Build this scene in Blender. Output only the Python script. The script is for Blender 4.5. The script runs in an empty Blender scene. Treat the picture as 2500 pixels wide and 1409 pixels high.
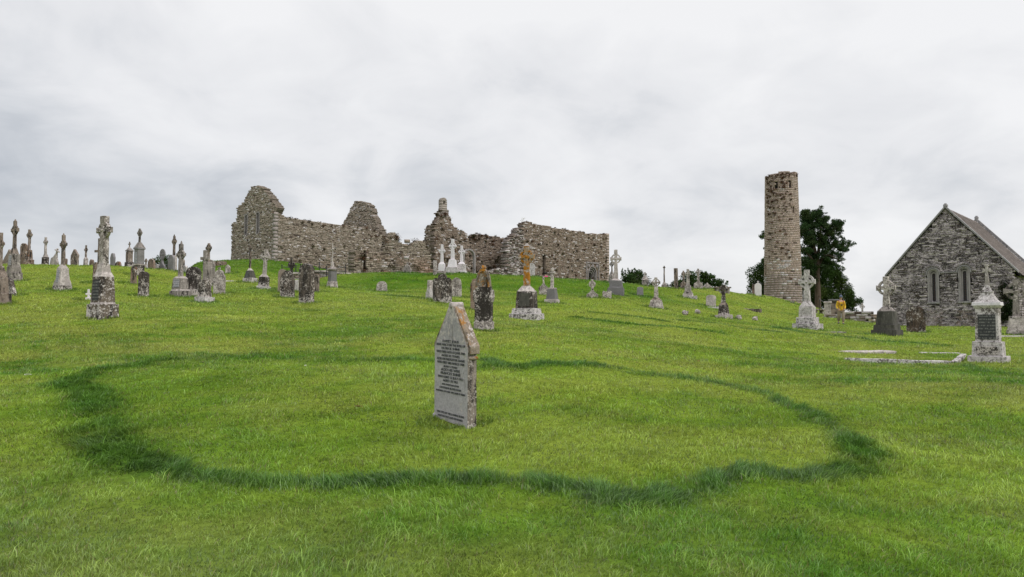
import bpy, bmesh, math, random
import numpy as np
from mathutils import Vector, Matrix, noise as mnoise

S = bpy.context.scene
COL = S.collection
random.seed(7)
RNG = np.random.default_rng(11)
# ---------------------------------------------------------------- camera
F = 1667.0                      # focal length in photograph pixels (2500 wide), a 24 mm lens
PITCH = math.radians(2.25)
CAMZ = 1.6
cam = bpy.data.cameras.new('camera'); camo = bpy.data.objects.new('camera', cam); COL.objects.link(camo)
cam.lens = 24.0; cam.sensor_width = 36.0; cam.clip_start = 0.1; cam.clip_end = 9000
camo.location = (0, 0, CAMZ); camo.rotation_euler = (math.radians(90) + PITCH, 0, 0)
S.camera = camo
S.render.resolution_x = 1024; S.render.resolution_y = 577
# ---------------------------------------------------------------- light
SUN_EL = math.radians(48); SUN_AZ = math.radians(128)      # azimuth clockwise from +Y
sl = bpy.data.lights.new('sun', 'SUN'); sl.energy = 1.3; sl.angle = math.radians(14); sl.color = (1.0, .965, .91)
so = bpy.data.objects.new('sun', sl); COL.objects.link(so)
sd = Vector((math.sin(SUN_AZ)*math.cos(SUN_EL), math.cos(SUN_AZ)*math.cos(SUN_EL), math.sin(SUN_EL)))
so.rotation_euler = sd.to_track_quat('Z', 'Y').to_euler(); so.location = (30, -30, 60)
S.view_settings.view_transform = 'Standard'; S.view_settings.look = 'None'
S.view_settings.exposure = 0.0; S.view_settings.gamma = 1.0

def N(nt, t, **kw):
    n = nt.nodes.new(t)
    for k, v in kw.items():
        if k == 'inp':
            for a, b in v.items(): n.inputs[a].default_value = b
        else: setattr(n, k, v)
    return n

w = bpy.data.worlds.new("World"); S.world = w; w.use_nodes = True
nt = w.node_tree; nt.nodes.clear(); L = nt.links.new
out = N(nt, 'ShaderNodeOutputWorld')
sky = N(nt, 'ShaderNodeTexSky', sky_type='NISHITA', sun_disc=False, sun_elevation=SUN_EL, sun_rotation=SUN_AZ)
bg1 = N(nt, 'ShaderNodeBackground', inp={'Strength': 0.1}); L(sky.outputs[0], bg1.inputs[0])
tc = N(nt, 'ShaderNodeTexCoord'); sep = N(nt, 'ShaderNodeSeparateXYZ'); L(tc.outputs['Generated'], sep.inputs[0])
def M(op, a, b=None, c=None, clamp=False):
    n = N(nt, 'ShaderNodeMath', operation=op, use_clamp=clamp)
    for i, x in enumerate((a, b, c)):
        if x is None: continue
        if isinstance(x, (int, float)): n.inputs[i].default_value = x
        else: L(x, n.inputs[i])
    return n.outputs[0]
zc = M('MAXIMUM', sep.outputs[2], 0.0)
den = M('ADD', zc, 0.34)
px = M('DIVIDE', sep.outputs[0], den); py = M('DIVIDE', sep.outputs[1], den)
cmb = N(nt, 'ShaderNodeCombineXYZ'); L(px, cmb.inputs[0]); L(py, cmb.inputs[1]); cmb.inputs[2].default_value = 3.7
n1 = N(nt, 'ShaderNodeTexNoise', inp={'Scale': 1.45, 'Detail': 9.0, 'Roughness': 0.47, 'Distortion': 0.35}); L(cmb.outputs[0], n1.inputs['Vector'])
n2 = N(nt, 'ShaderNodeTexNoise', inp={'Scale': 4.2, 'Detail': 6.0, 'Roughness': 0.55, 'Distortion': 0.5}); L(cmb.outputs[0], n2.inputs['Vector'])
cl = M('ADD', M('MULTIPLY', M('SUBTRACT', n1.outputs[0], 0.5), 1.9), M('MULTIPLY', M('SUBTRACT', n2.outputs[0], 0.5), 0.75))
# greyer bank low in the west, whiter overhead and in the east
bank = M('MULTIPLY', M('SUBTRACT', sep.outputs[0], -0.02), 0.46)
hi = M('MULTIPLY', M('SUBTRACT', zc, 0.15), 0.45)
cl = M('ADD', M('ADD', cl, 0.76), M('ADD', bank, hi))
band = M('MULTIPLY', M('POWER', 2.718, M('MULTIPLY', M('POWER', M('DIVIDE', M('SUBTRACT', zc, 0.125), 0.075), 2.0), -1.0)), -0.15)
cl = M('ADD', cl, band)
rp = N(nt, 'ShaderNodeValToRGB'); L(cl, rp.inputs[0])
e = rp.color_ramp.elements
e[0].position = 0.12; e[0].color = (.47, .50, .55, 1)
e[1].position = 0.98; e[1].color = (.94, .94, .95, 1)
x = rp.color_ramp.elements.new(0.42); x.color = (.665, .685, .72, 1)
x = rp.color_ramp.elements.new(0.68); x.color = (.83, .835, .855, 1)
boost = N(nt, 'ShaderNodeMapRange', inp={'From Min': 0.45, 'From Max': 0.95, 'To Min': 1.0, 'To Max': 1.75}); L(sep.outputs[2], boost.inputs[0])
bg2 = N(nt, 'ShaderNodeBackground'); L(rp.outputs[0], bg2.inputs[0]); L(boost.outputs[0], bg2.inputs[1])
mx = N(nt, 'ShaderNodeMixShader', inp={0: 0.93}); L(bg1.outputs[0], mx.inputs[1]); L(bg2.outputs[0], mx.inputs[2])
L(mx.outputs[0], out.inputs[0])

# ---------------------------------------------------------------- helpers
def tag(o, label=None, cat=None, group=None, kind=None):
    if label: o['label'] = label
    if cat: o['category'] = cat
    if group: o['group'] = group
    if kind: o['kind'] = kind
    return o

def empty(name, loc, rz=0, rx=0, ry=0):
    o = bpy.data.objects.new(name, None); COL.objects.link(o)
    o.location = loc; o.rotation_euler = (rx, ry, rz); o.empty_display_size = .3
    return o

def link_mesh(name, me, mat=None, parent=None, smooth=False):
    o = bpy.data.objects.new(name, me); COL.objects.link(o)
    if mat is not None:
        for m in (mat if isinstance(mat, (list, tuple)) else [mat]): me.materials.append(m)
    if parent is not None: o.parent = parent
    if smooth: me.polygons.foreach_set('use_smooth', [True]*len(me.polygons))
    return o

def bm_obj(name, bm, mat, parent=None, smooth=False):
    bmesh.ops.recalc_face_normals(bm, faces=bm.faces)
    me = bpy.data.meshes.new(name); bm.to_mesh(me); bm.free()
    return link_mesh(name, me, mat, parent, smooth)

def np_mesh(name, co, faces_flat, nper, cols=None, mat=None, parent=None):
    """co (n,3); faces_flat list of vertex ids; nper: verts per face array"""
    me = bpy.data.meshes.new(name)
    me.vertices.add(len(co)); me.vertices.foreach_set('co', np.asarray(co, np.float32).ravel())
    faces_flat = np.asarray(faces_flat, np.int32); nper = np.asarray(nper, np.int32)
    me.loops.add(len(faces_flat)); me.loops.foreach_set('vertex_index', faces_flat)
    me.polygons.add(len(nper))
    st = np.concatenate([[0], np.cumsum(nper)[:-1]]).astype(np.int32)
    me.polygons.foreach_set('loop_start', st)
    try: me.polygons.foreach_set('loop_total', nper)
    except Exception: pass
    if cols is not None:
        a = me.color_attributes.new('Col', 'FLOAT_COLOR', 'POINT')
        c4 = np.ones((len(co), 4), np.float32); c4[:, :3] = cols
        a.data.foreach_set('color', c4.ravel())
    me.update(calc_edges=True); me.validate()
    return link_mesh(name, me, mat, parent)

def ray(u, v):
    dx = (u-1250)/F; dz = -(v-704.5)/F
    y = math.cos(PITCH) - math.sin(PITCH)*dz; z = math.sin(PITCH) + math.cos(PITCH)*dz
    return dx/y, z/y                       # x and z per metre of depth
def zat(v, D): return CAMZ + ray(1250, v)[1]*D

def vnoise(x, y, seed=0):
    """smooth 2-D value noise in 0..1 (numpy)"""
    xi = np.floor(x).astype(np.int64); yi = np.floor(y).astype(np.int64)
    fx = x-xi; fy = y-yi; fx = fx*fx*(3-2*fx); fy = fy*fy*(3-2*fy)
    def h(a, b):
        n = (a*374761393 + b*668265263 + seed*974634777) & 0xffffffff
        n = ((n ^ (n >> 13))*1274126177) & 0xffffffff
        return ((n ^ (n >> 16)) & 0xffff)/65535.0
    return (h(xi, yi)*(1-fx)+h(xi+1, yi)*fx)*(1-fy) + (h(xi, yi+1)*(1-fx)+h(xi+1, yi+1)*fx)*fy
def fbm(x, y, seed=0, oct=4):
    s = 0; a = .5; t = 0
    for i in range(oct):
        s = s + a*vnoise(x*2**i+i*17.3, y*2**i-i*9.1, seed+i); t += a; a *= .5
    return s/t

# ---------------------------------------------------------------- terrain heights
def pchip(x, y, xs):
    x = np.array(x, float); y = np.array(y, float); h = np.diff(x); d = np.diff(y)/h
    m = np.zeros(len(x))
    for i in range(1, len(x)-1):
        if d[i-1]*d[i] > 0:
            w1 = 2*h[i]+h[i-1]; w2 = h[i]+2*h[i-1]; m[i] = (w1+w2)/(w1/d[i-1]+w2/d[i])
    m[0] = d[0]; m[-1] = d[-1]
    xs = np.clip(xs, x[0], x[-1]); i = np.clip(np.searchsorted(x, xs)-1, 0, len(x)-2)
    t = (xs-x[i])/h[i]
    return ((2*t**3-3*t**2+1)*y[i] + (t**3-2*t**2+t)*h[i]*m[i] + (-2*t**3+3*t**2)*y[i+1] + (t**3-t**2)*h[i]*m[i+1])

# each column of ground: (depth, image row of the ground there) then (depth, 'z', height)
Z = 'z'
NEARL = [(4.24, 1409), (6.2, 1186), (9, 1013), (14, 872)]
NEARC = [(4.24, 1409), (6.2, 1188), (8.7, 1036), (14, 884)]
NEARR = [(4.24, 1409), (6.2, 1190), (9, 1046), (14, 928)]
FARZ = [(160, Z, -1), (300, Z, -4), (3500, Z, -5)]
COLS = [
 (-500, NEARL+[(20, 785), (30, 712), (40, 672), (50, 646), (60, Z, 5.1), (90, Z, 3.5)]+FARZ),
 (0,    NEARL+[(20, 780), (30, 712), (40, 674), (50, 647), (60, Z, 5.0), (90, Z, 3.5)]+FARZ),
 (250,  NEARL+[(20, 779), (30, 714), (40, 676), (50, 651), (60, Z, 5.0), (90, Z, 3.5)]+FARZ),
 (400,  NEARL+[(20, 785), (30, 724), (40, 688), (50, 660), (58, Z, 5.2), (90, Z, 4.5)]+FARZ),
 (500,  [(4.24, 1409), (6.2, 1186), (9, 1013), (14, 876), (20, 790), (28, 738), (36, 712), (45, 688), (55, 664), (65, 645), (74, 639), (85, Z, 7.2), (110, Z, 6)]+FARZ),
 (620,  [(4.24, 1409), (6.2, 1186), (9, 1014), (14, 878), (20, 795), (28, 744), (36, 712), (45, 690), (53, 670), (61, 646), (70, 634), (85, Z, 7.4), (110, Z, 6)]+FARZ),
 (750,  NEARC+[(20, 803), (28, 750), (36, 718), (45, 697), (55, 684), (63, 662), (73, 648), (85, Z, 6.9), (110, Z, 6)]+FARZ),
 (840,  NEARC+[(20, 805), (28, 750), (36, 722), (45, 704), (51, 694), (56.5, 669), (66, Z, 5.5), (80, Z, 6.5), (110, Z, 6)]+FARZ),
 (935,  NEARC+[(20, 806), (28, 752), (36, 724), (45, 711), (49, 700), (54.5, 669), (66, Z, 5.6), (80, Z, 6.0), (110, Z, 5.5)]+FARZ),
 (1100, NEARC+[(20, 806), (28, 764), (36, 736), (45, 711), (49, 701), (54.5, 670), (66, Z, 5.5), (80, Z, 5.8), (110, Z, 5.5)]+FARZ),
 (1280, NEARC+[(20, 810), (28, 780), (36, 744), (45, 716), (49, 706), (55, 674), (64, Z, 5.1), (80, Z, 5.4), (110, Z, 5)]+FARZ),
 (1400, NEARC+[(20, 822), (28, 785), (36, 749), (45, 724), (52, 706), (59, 682), (66, Z, 5.0), (85, Z, 5.1), (110, Z, 5)]+FARZ),
 (1500, [(4.24, 1409), (6.2, 1189), (8.8, 1038), (14, 895), (20, 832), (28, 790), (36, 756), (46, 725), (55, 704), (63, 689), (72, Z, 4.8), (90, Z, 4.7), (115, Z, 4.3)]+FARZ),
 (1600, [(4.24, 1409), (6.2, 1189), (8.8, 1040), (14, 902), (20, 842), (28, 796), (36, 765), (45, 742), (55, 718), (66, 701), (80, Z, 4.4), (115, Z, 3)]+FARZ),
 (1750, [(4.24, 1409), (6.2, 1189), (9, 1042), (14, 912), (20, 853), (28, 808), (36, 784), (45, 762), (55, 738), (70, 706), (85, Z, 4.4), (115, Z, 3)]+FARZ),
 (1850, [(4.24, 1409), (6.2, 1190), (9, 1044), (14, 920), (20, 864), (28, 820), (36, 795), (45, 776), (60, 750), (75, 732), (90, 721), (106, Z, 4.1), (130, Z, 2)]+FARZ),
 (1960, NEARR+[(20, 872), (28, 822), (36, 800), (45, 787), (60, 770), (80, 754), (100, 743), (120, Z, 3.2), (140, Z, 2)]+FARZ),
 (2060, NEARR+[(20, 880), (28, 825), (36, 805), (43, 791), (55, 781), (70, 771), (90, Z, 1.6), (115, Z, 1.2), (140, Z, 0)]+FARZ),
 (2200, NEARR+[(20, 885), (28, 832), (34, 820), (46, 799), (60, Z, .75), (90, Z, .4), (110, Z, -.2)]+FARZ),
 (2420, NEARR+[(19.6, 885), (28, 836), (34, 819), (46, 799), (60, Z, .75), (90, Z, .4), (110, Z, -.2)]+FARZ),
 (3000, NEARR+[(19.6, 885), (28, 840), (34, 822), (46, 801), (60, Z, .6), (90, Z, .2), (110, Z, -.2)]+FARZ),
]
DG = np.geomspace(4.24, 3400, 420); LD = np.log(DG)
tabs = []
for (u, c) in COLS:
    d = [p[0] for p in c]; zz = [p[2] if len(p) == 3 else zat(p[1], p[0]) for p in c]
    tabs.append(pchip(d, zz, DG))
tabs = np.array(tabs); uc = np.array([c[0] for c in COLS], float)
AG = np.linspace((-500-1250)/F, (3000-1250)/F, 500)
TAB = np.stack([pchip(uc, tabs[:, j], AG*F+1250) for j in range(len(DG))], 1)   # [a, d]

def H(x, y):
    x = np.asarray(x, float); y = np.asarray(y, float)
    d = np.maximum(y, 4.24); a = np.clip(x/d, AG[0], AG[-1]-1e-6); d2 = np.clip(d, DG[0], DG[-1]*.9999)
    fi = (a-AG[0])/(AG[1]-AG[0]); i = fi.astype(int); fi = fi-i
    fj = (np.log(d2)-LD[0])/(LD[1]-LD[0]); j = np.clip(fj.astype(int), 0, len(DG)-2); fj = fj-j
    z = (TAB[i, j]*(1-fi)+TAB[i+1, j]*fi)*(1-fj) + (TAB[i, j+1]*(1-fi)+TAB[i+1, j+1]*fi)*fj
    z = z - 0.035*np.clip(4.24-y, 0, 30)
    near = np.clip((y-3)/12, .15, 1)
    z = z + (vnoise(x*.45+9, y*.45, 3)-.5)*.09*near + (vnoise(x*1.7, y*1.7, 5)-.5)*.03*near
    return z
def Hs(x, y): return float(H(np.array([x]), np.array([y]))[0])

_dm = np.geomspace(4.3, 130, 900)
def hit(u, v):
    """where the line of sight through a pixel meets the ground"""
    a, s = ray(u, v)
    g = H(a*_dm, _dm) - (CAMZ + s*_dm)
    k = np.argmax(g > 0) if (g > 0).any() else len(_dm)-1
    if k == 0: return a*_dm[0], _dm[0]
    d = _dm[k-1] + (_dm[k]-_dm[k-1])*(-g[k-1])/(g[k]-g[k-1]+1e-9) if g[k] > 0 else _dm[k]
    return a*d, d
# ---------------------------------------------------------------- grass colour and length fields
def px_line(pts): return np.array([hit(u, v) for u, v in pts])
RING = [(150, 938), (250, 905), (400, 882), (500, 873), (600, 870), (730, 874), (860, 882), (960, 876), (1050, 879), (1180, 897), (1260, 902),
        (1330, 892), (1410, 894), (1500, 901), (1650, 921), (1800, 946), (1900, 972), (1960, 1003), (2050, 1050), (2100, 1085),
        (2140, 1115), (2080, 1145), (1950, 1166), (1820, 1160), (1740, 1190), (1640, 1214), (1500, 1216), (1370, 1195), (1270, 1168), (1150, 1172),
        (1000, 1186), (820, 1190), (650, 1184), (520, 1168), (420, 1148), (320, 1128), (250, 1100), (235, 1050), (255, 1000), (215, 965), (150, 938)]
ring = px_line(RING)
ring_w = np.array([.27 if v < 960 else (.32 if u < 400 else .20) for u, v in RING])
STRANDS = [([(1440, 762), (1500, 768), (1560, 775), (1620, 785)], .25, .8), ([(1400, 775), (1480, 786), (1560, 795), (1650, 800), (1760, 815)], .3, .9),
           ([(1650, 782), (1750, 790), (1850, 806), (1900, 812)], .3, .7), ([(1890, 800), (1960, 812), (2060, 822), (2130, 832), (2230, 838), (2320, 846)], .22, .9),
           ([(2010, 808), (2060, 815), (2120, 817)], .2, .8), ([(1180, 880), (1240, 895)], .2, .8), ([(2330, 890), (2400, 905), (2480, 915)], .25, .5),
           ([(940, 720), (1010, 726), (1060, 728)], .5, .6), ([(700, 752), (780, 760)], .3, .4), ([(850, 703), (930, 712), (1000, 714), (1060, 712), (1140, 716), (1240, 718), (1330, 722)], 1.1, .38)]  # last strand carries the bank's painted shade along its foot
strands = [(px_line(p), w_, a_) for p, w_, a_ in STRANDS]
def seg_field(x, y, line, wid, amp):
    best = np.zeros(x.shape)
    for i in range(len(line)-1):
        a = line[i]; b = line[i+1]; ab = b-a; l2 = (ab**2).sum()+1e-9
        t = np.clip(((x-a[0])*ab[0]+(y-a[1])*ab[1])/l2, 0, 1)
        dx = x-(a[0]+t*ab[0]); dy = y-(a[1]+t*ab[1])
        w_ = wid[i]*(1-t)+wid[i+1]*t if hasattr(wid, '__len__') else wid
        best = np.maximum(best, np.exp(-((dx*dx+dy*dy)/(w_*w_))**1.3))
    return best*amp
def tall(x, y):
    """0..1 how much the grass is the dark long kind"""
    xx = x + (vnoise(x*1.1, y*1.1, 41)-.5)*.28; yy = y + (vnoise(x*1.1+50, y*1.1, 42)-.5)*.28
    r = seg_field(xx, yy, ring, ring_w, 1.0)
    r = r*(.55+.75*(vnoise(x*.9, y*.9, 43)-.3)+1.5*(fbm(x*2.6, y*2.6, 44, 3)-.45)); r = np.clip(r*1.1, 0, .88)
    r = np.where(x < -3.8, r*(.55+.45*vnoise(x*2.2, y*2.2, 47)), r)
    back = (y > 11.5) & (x > -6) & (x < -.6); r = np.where(back, r*.6, r)
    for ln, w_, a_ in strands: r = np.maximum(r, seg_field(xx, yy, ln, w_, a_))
    return r
C_FRESH = np.array([.228, .340, .036]); C_YEL = np.array([.395, .402, .092]); C_DEEP = np.array([.098, .210, .022])
C_TALL = np.array([.056, .165, .016]); C_BLUE = np.array([.100, .205, .034]); C_STRAW = np.array([.36, .33, .12]); C_DRY = np.array([.20, .17, .07])
def grass_color(x, y, T):
    n1 = fbm(x*.22, y*.22, 60); n2 = fbm(x*.9, y*.9, 61); n3 = fbm(x*3.3, y*3.3, 62, 3)
    # the lawn: light, yellower patches and deeper ones
    t = np.clip((n1-.5)*2.6+(n2-.5)*1.6+(n3-.5)*1.1+.48, 0, 1)[..., None]
    yel = np.clip(.62-.0*y, 0, 1)
    c = C_DEEP*(1-t)+C_FRESH*t
    ty = np.clip((fbm(x*.35+30, y*.5, 63)-.45)*3+(fbm(x*2.1, y*2.8, 64)-.5)*2.2+.33, 0, 1)[..., None]*np.clip(.55+(y-5)*.08, .55, 1)[..., None]
    c = c*(1-ty*.56)+C_YEL*ty*.56
    far = np.clip((y-14)/14, 0, 1)[..., None]
    c = c*(1-far*.45) + (C_FRESH*.75+C_YEL*.30)*far*.45
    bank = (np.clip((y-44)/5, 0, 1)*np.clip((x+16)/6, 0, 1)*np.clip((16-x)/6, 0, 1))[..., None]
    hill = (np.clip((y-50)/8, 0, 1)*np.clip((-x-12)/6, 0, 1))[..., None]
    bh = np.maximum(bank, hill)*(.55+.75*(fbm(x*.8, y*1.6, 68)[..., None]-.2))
    c = c*(1-.85*bh) + np.array([.062, .178, .012])*.85*bh  # bank and mound: slope shade painted in as deeper green, plus lusher grass
    # inside the ring the sward is a fresher green
    cx, cy = -.2, 10.0
    ins = np.clip(1.35-np.sqrt(((x-cx)/6.3)**2+((y-cy)/4.0)**2), 0, .35)[..., None]/.35
    c = c*(1-.4*ins)+C_FRESH*1.0*.4*ins
    # the left foreground is drier
    dry = (np.clip((7.2-y)/2.5, 0, 1)*np.clip((.5-x)/2.5, 0, 1)*fbm(x*.8, y*.8, 66))[..., None]
    c = c*(1-.28*dry)+np.array([.235, .27, .085])*.28*dry
    c = c*(1+.12*np.clip((9-y)/4, 0, 1))[..., None]
    T = np.clip(T, 0, 1)[..., None]
    bl = np.clip((fbm(x*1.5, y*1.5, 67)-.42)*3, 0, 1)[..., None]
    ct = C_TALL*(1-bl*.5)+C_BLUE*bl*.5
    return c*(1-T)+ct*T

# ---------------------------------------------------------------- ground sheet
def axis(lo, hi, fine_lo, fine_hi, step, grow=1.09):
    a = list(np.arange(fine_lo, fine_hi, step)); s = step
    while a[-1] < hi: s *= grow; a.append(a[-1]+s)
    s = step; b = [a[0]]
    while b[-1] > lo: s *= grow; b.append(b[-1]-s)
    return np.array(b[:0:-1]+a)
gx = axis(-3200, 3200, -22, 24, .3); gy = axis(-60, 3600, 1.5, 62, .28, 1.05)
GX, GY = np.meshgrid(gx, gy, indexing='ij')
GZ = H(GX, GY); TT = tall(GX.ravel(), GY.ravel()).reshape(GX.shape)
GZ = GZ + TT*.03
co = np.stack([GX.ravel(), GY.ravel(), GZ.ravel()], 1)
nx, ny = GX.shape; idx = np.arange(nx*ny).reshape(nx, ny)
q = np.stack([idx[:-1, :-1], idx[1:, :-1], idx[1:, 1:], idx[:-1, 1:]], -1).reshape(-1, 4)
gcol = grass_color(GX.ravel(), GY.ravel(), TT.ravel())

def mat_new(name):
    m = bpy.data.materials.new(name); m.use_nodes = True; t = m.node_tree; t.nodes.clear()
    o = N(t, 'ShaderNodeOutputMaterial'); return m, t, o
m_ground, t, o = mat_new('grass_ground')
ca = N(t, 'ShaderNodeVertexColor', layer_name='Col'); tcg = N(t, 'ShaderNodeTexCoord')
na = N(t, 'ShaderNodeTexNoise', inp={'Scale': 9.0, 'Detail': 8.0, 'Roughness': .7}); t.links.new(tcg.outputs['Object'], na.inputs['Vector'])
nb = N(t, 'ShaderNodeTexNoise', inp={'Scale': .9, 'Detail': 6.0, 'Roughness': .65}); t.links.new(tcg.outputs['Object'], nb.inputs['Vector'])
mr = N(t, 'ShaderNodeMapRange', inp={'From Min': .3, 'From Max': .7, 'To Min': .40, 'To Max': .88}); t.links.new(na.outputs[0], mr.inputs[0])
mr2 = N(t, 'ShaderNodeMapRange', inp={'From Min': .3, 'From Max': .7, 'To Min': .8, 'To Max': 1.15}); t.links.new(nb.outputs[0], mr2.inputs[0])
mm = N(t, 'ShaderNodeMath', operation='MULTIPLY'); t.links.new(mr.outputs[0], mm.inputs[0]); t.links.new(mr2.outputs[0], mm.inputs[1])
vm = N(t, 'ShaderNodeVectorMath', operation='SCALE'); t.links.new(ca.outputs[0], vm.inputs[0]); t.links.new(mm.outputs[0], vm.inputs['Scale'])
bs = N(t, 'ShaderNodeBsdfDiffuse'); t.links.new(vm.outputs[0], bs.inputs[0])
bp = N(t, 'ShaderNodeBump', inp={'Strength': .6, 'Distance': .05}); t.links.new(na.outputs[0], bp.inputs['Height']); t.links.new(bp.outputs[0], bs.inputs['Normal'])
t.links.new(bs.outputs[0], o.inputs[0])
g = np_mesh('ground', co, q.ravel(), np.full(len(q), 4), gcol, m_ground); tag(g, 'grassy hillside of the graveyard', kind='structure')
g.data.polygons.foreach_set('use_smooth', [True]*len(g.data.polygons))

# ---------------------------------------------------------------- grass blades
m_grass, t, o = mat_new('grass_blades')
ca = N(t, 'ShaderNodeVertexColor', layer_name='Col')
d1 = N(t, 'ShaderNodeBsdfDiffuse'); d2 = N(t, 'ShaderNodeBsdfTranslucent'); gl = N(t, 'ShaderNodeBsdfGlossy', inp={'Roughness': .45, 'Color': (.9, .95, 1, 1)})
t.links.new(ca.outputs[0], d1.inputs[0]); t.links.new(ca.outputs[0], d2.inputs[0])
mxa = N(t, 'ShaderNodeMixShader', inp={0: .38}); t.links.new(d1.outputs[0], mxa.inputs[1]); t.links.new(d2.outputs[0], mxa.inputs[2])
mxb = N(t, 'ShaderNodeMixShader', inp={0: .035}); t.links.new(mxa.outputs[0], mxb.inputs[1]); t.links.new(gl.outputs[0], mxb.inputs[2])
t.links.new(mxb.outputs[0], o.inputs[0])

# which ground can be seen from about here (skip blades behind a crest)
vis = (TAB-CAMZ)/DG[None, :]; run = np.maximum.accumulate(vis, axis=1)
VIS = vis > run-.006
def visible(x, y):
    a = np.clip(x/y, AG[0], AG[-1]-1e-6); i = ((a-AG[0])/(AG[1]-AG[0])).astype(int)
    j = np.clip(((np.log(y)-LD[0])/(LD[1]-LD[0])).astype(int), 0, len(DG)-2)
    return VIS[i, j]
def blades(n, dlo, dhi, kind):
    y = dlo*np.exp(RNG.random(n)*math.log(dhi/dlo)); x = (RNG.random(n)*2-1)*.92*(y+2.0)
    if kind == 'tall':
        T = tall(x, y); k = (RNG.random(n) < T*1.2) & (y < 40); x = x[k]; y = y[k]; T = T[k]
    else:
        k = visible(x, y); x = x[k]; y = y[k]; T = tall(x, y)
    n = len(x); z = H(x, y)
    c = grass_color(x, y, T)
    tone = .62+.76*RNG.random(n)
    cl_ = np.clip((fbm(x*6.5, y*6.5, 70, 3)-.5)*3.2+.5, 0, 1); cm_ = np.clip((fbm(x*2.0, y*2.0, 76, 3)-.5)*3+.5, 0, 1); tone *= .52+.62*cl_+.30*cm_
    if kind == 'tall':
        h = (.055+.085*RNG.random(n)**1.5)*(.5+.65*T)*(.7+.5*cl_); wd = .0036+.0006*y; tone *= .85
        lean = RNG.normal(0, .38, (n, 2)); f = (fbm(x*.8, y*.8, 71)-.5)*8; lean[:, 0] += 1.0*np.cos(f); lean[:, 1] += .7*np.sin(f)-.25
    else:
        h = (.024+.030*RNG.random(n))*(.62+.75*cl_)*(1+.55*(fbm(x*1.6, y*1.6, 72)-.5)*2)*(1+T*.8)*(1+.012*y); wd = .0016+.00078*y
        lean = RNG.normal(0, .62, (n, 2)); f = (fbm(x*.9, y*.9, 73)-.5)*10; lean[:, 0] += .35*np.cos(f); lean[:, 1] += .35*np.sin(f)
    c = c*tone[:, None]
    if kind == 'tall':
        hl = RNG.random(n) < .20; c[hl] = np.array([.14, .25, .055])*RNG.uniform(.7, 1.3, (hl.sum(), 1))
    if kind != 'tall':
        lg = RNG.random(n) < .03; h[lg] *= 1.6; c[lg] *= 1.22
    r = RNG.random(n); st = (r < (.035 if kind != 'tall' else .006)) & (T < .5); c[st] = C_STRAW*(.5+.6*RNG.random(st.sum()))[:, None]
    st = (r > .975) & (T < .5); c[st] = C_DRY
    ang = RNG.random(n)*math.pi; sx = np.cos(ang)*wd*.5; sy = np.sin(ang)*wd*.5
    zz = z-.008
    P = np.empty((n, 5, 3), np.float32)
    bx = lean[:, 0]*h; by = lean[:, 1]*h
    P[:, 0] = np.stack([x-sx, y-sy, zz], 1); P[:, 1] = np.stack([x+sx, y+sy, zz], 1)
    P[:, 2] = np.stack([x+sx*.8+bx*.35, y+sy*.8+by*.35, zz+h*.62], 1); P[:, 3] = np.stack([x-sx*.8+bx*.35, y-sy*.8+by*.35, zz+h*.62], 1)
    P[:, 4] = np.stack([x+bx, y+by, zz+h*np.clip(1.0-.16*(lean**2).sum(1), .45, 1)], 1)
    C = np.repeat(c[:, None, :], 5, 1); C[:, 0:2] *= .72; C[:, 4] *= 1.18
    base = np.arange(n)*5
    fq = np.stack([base, base+1, base+2, base+3], 1); ft = np.stack([base+3, base+2, base+4], 1)
    ff = np.concatenate([fq, ft], 1).ravel(); npf = np.tile([4, 3], n)
    return P.reshape(-1, 3), ff, npf, C.reshape(-1, 3)
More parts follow.
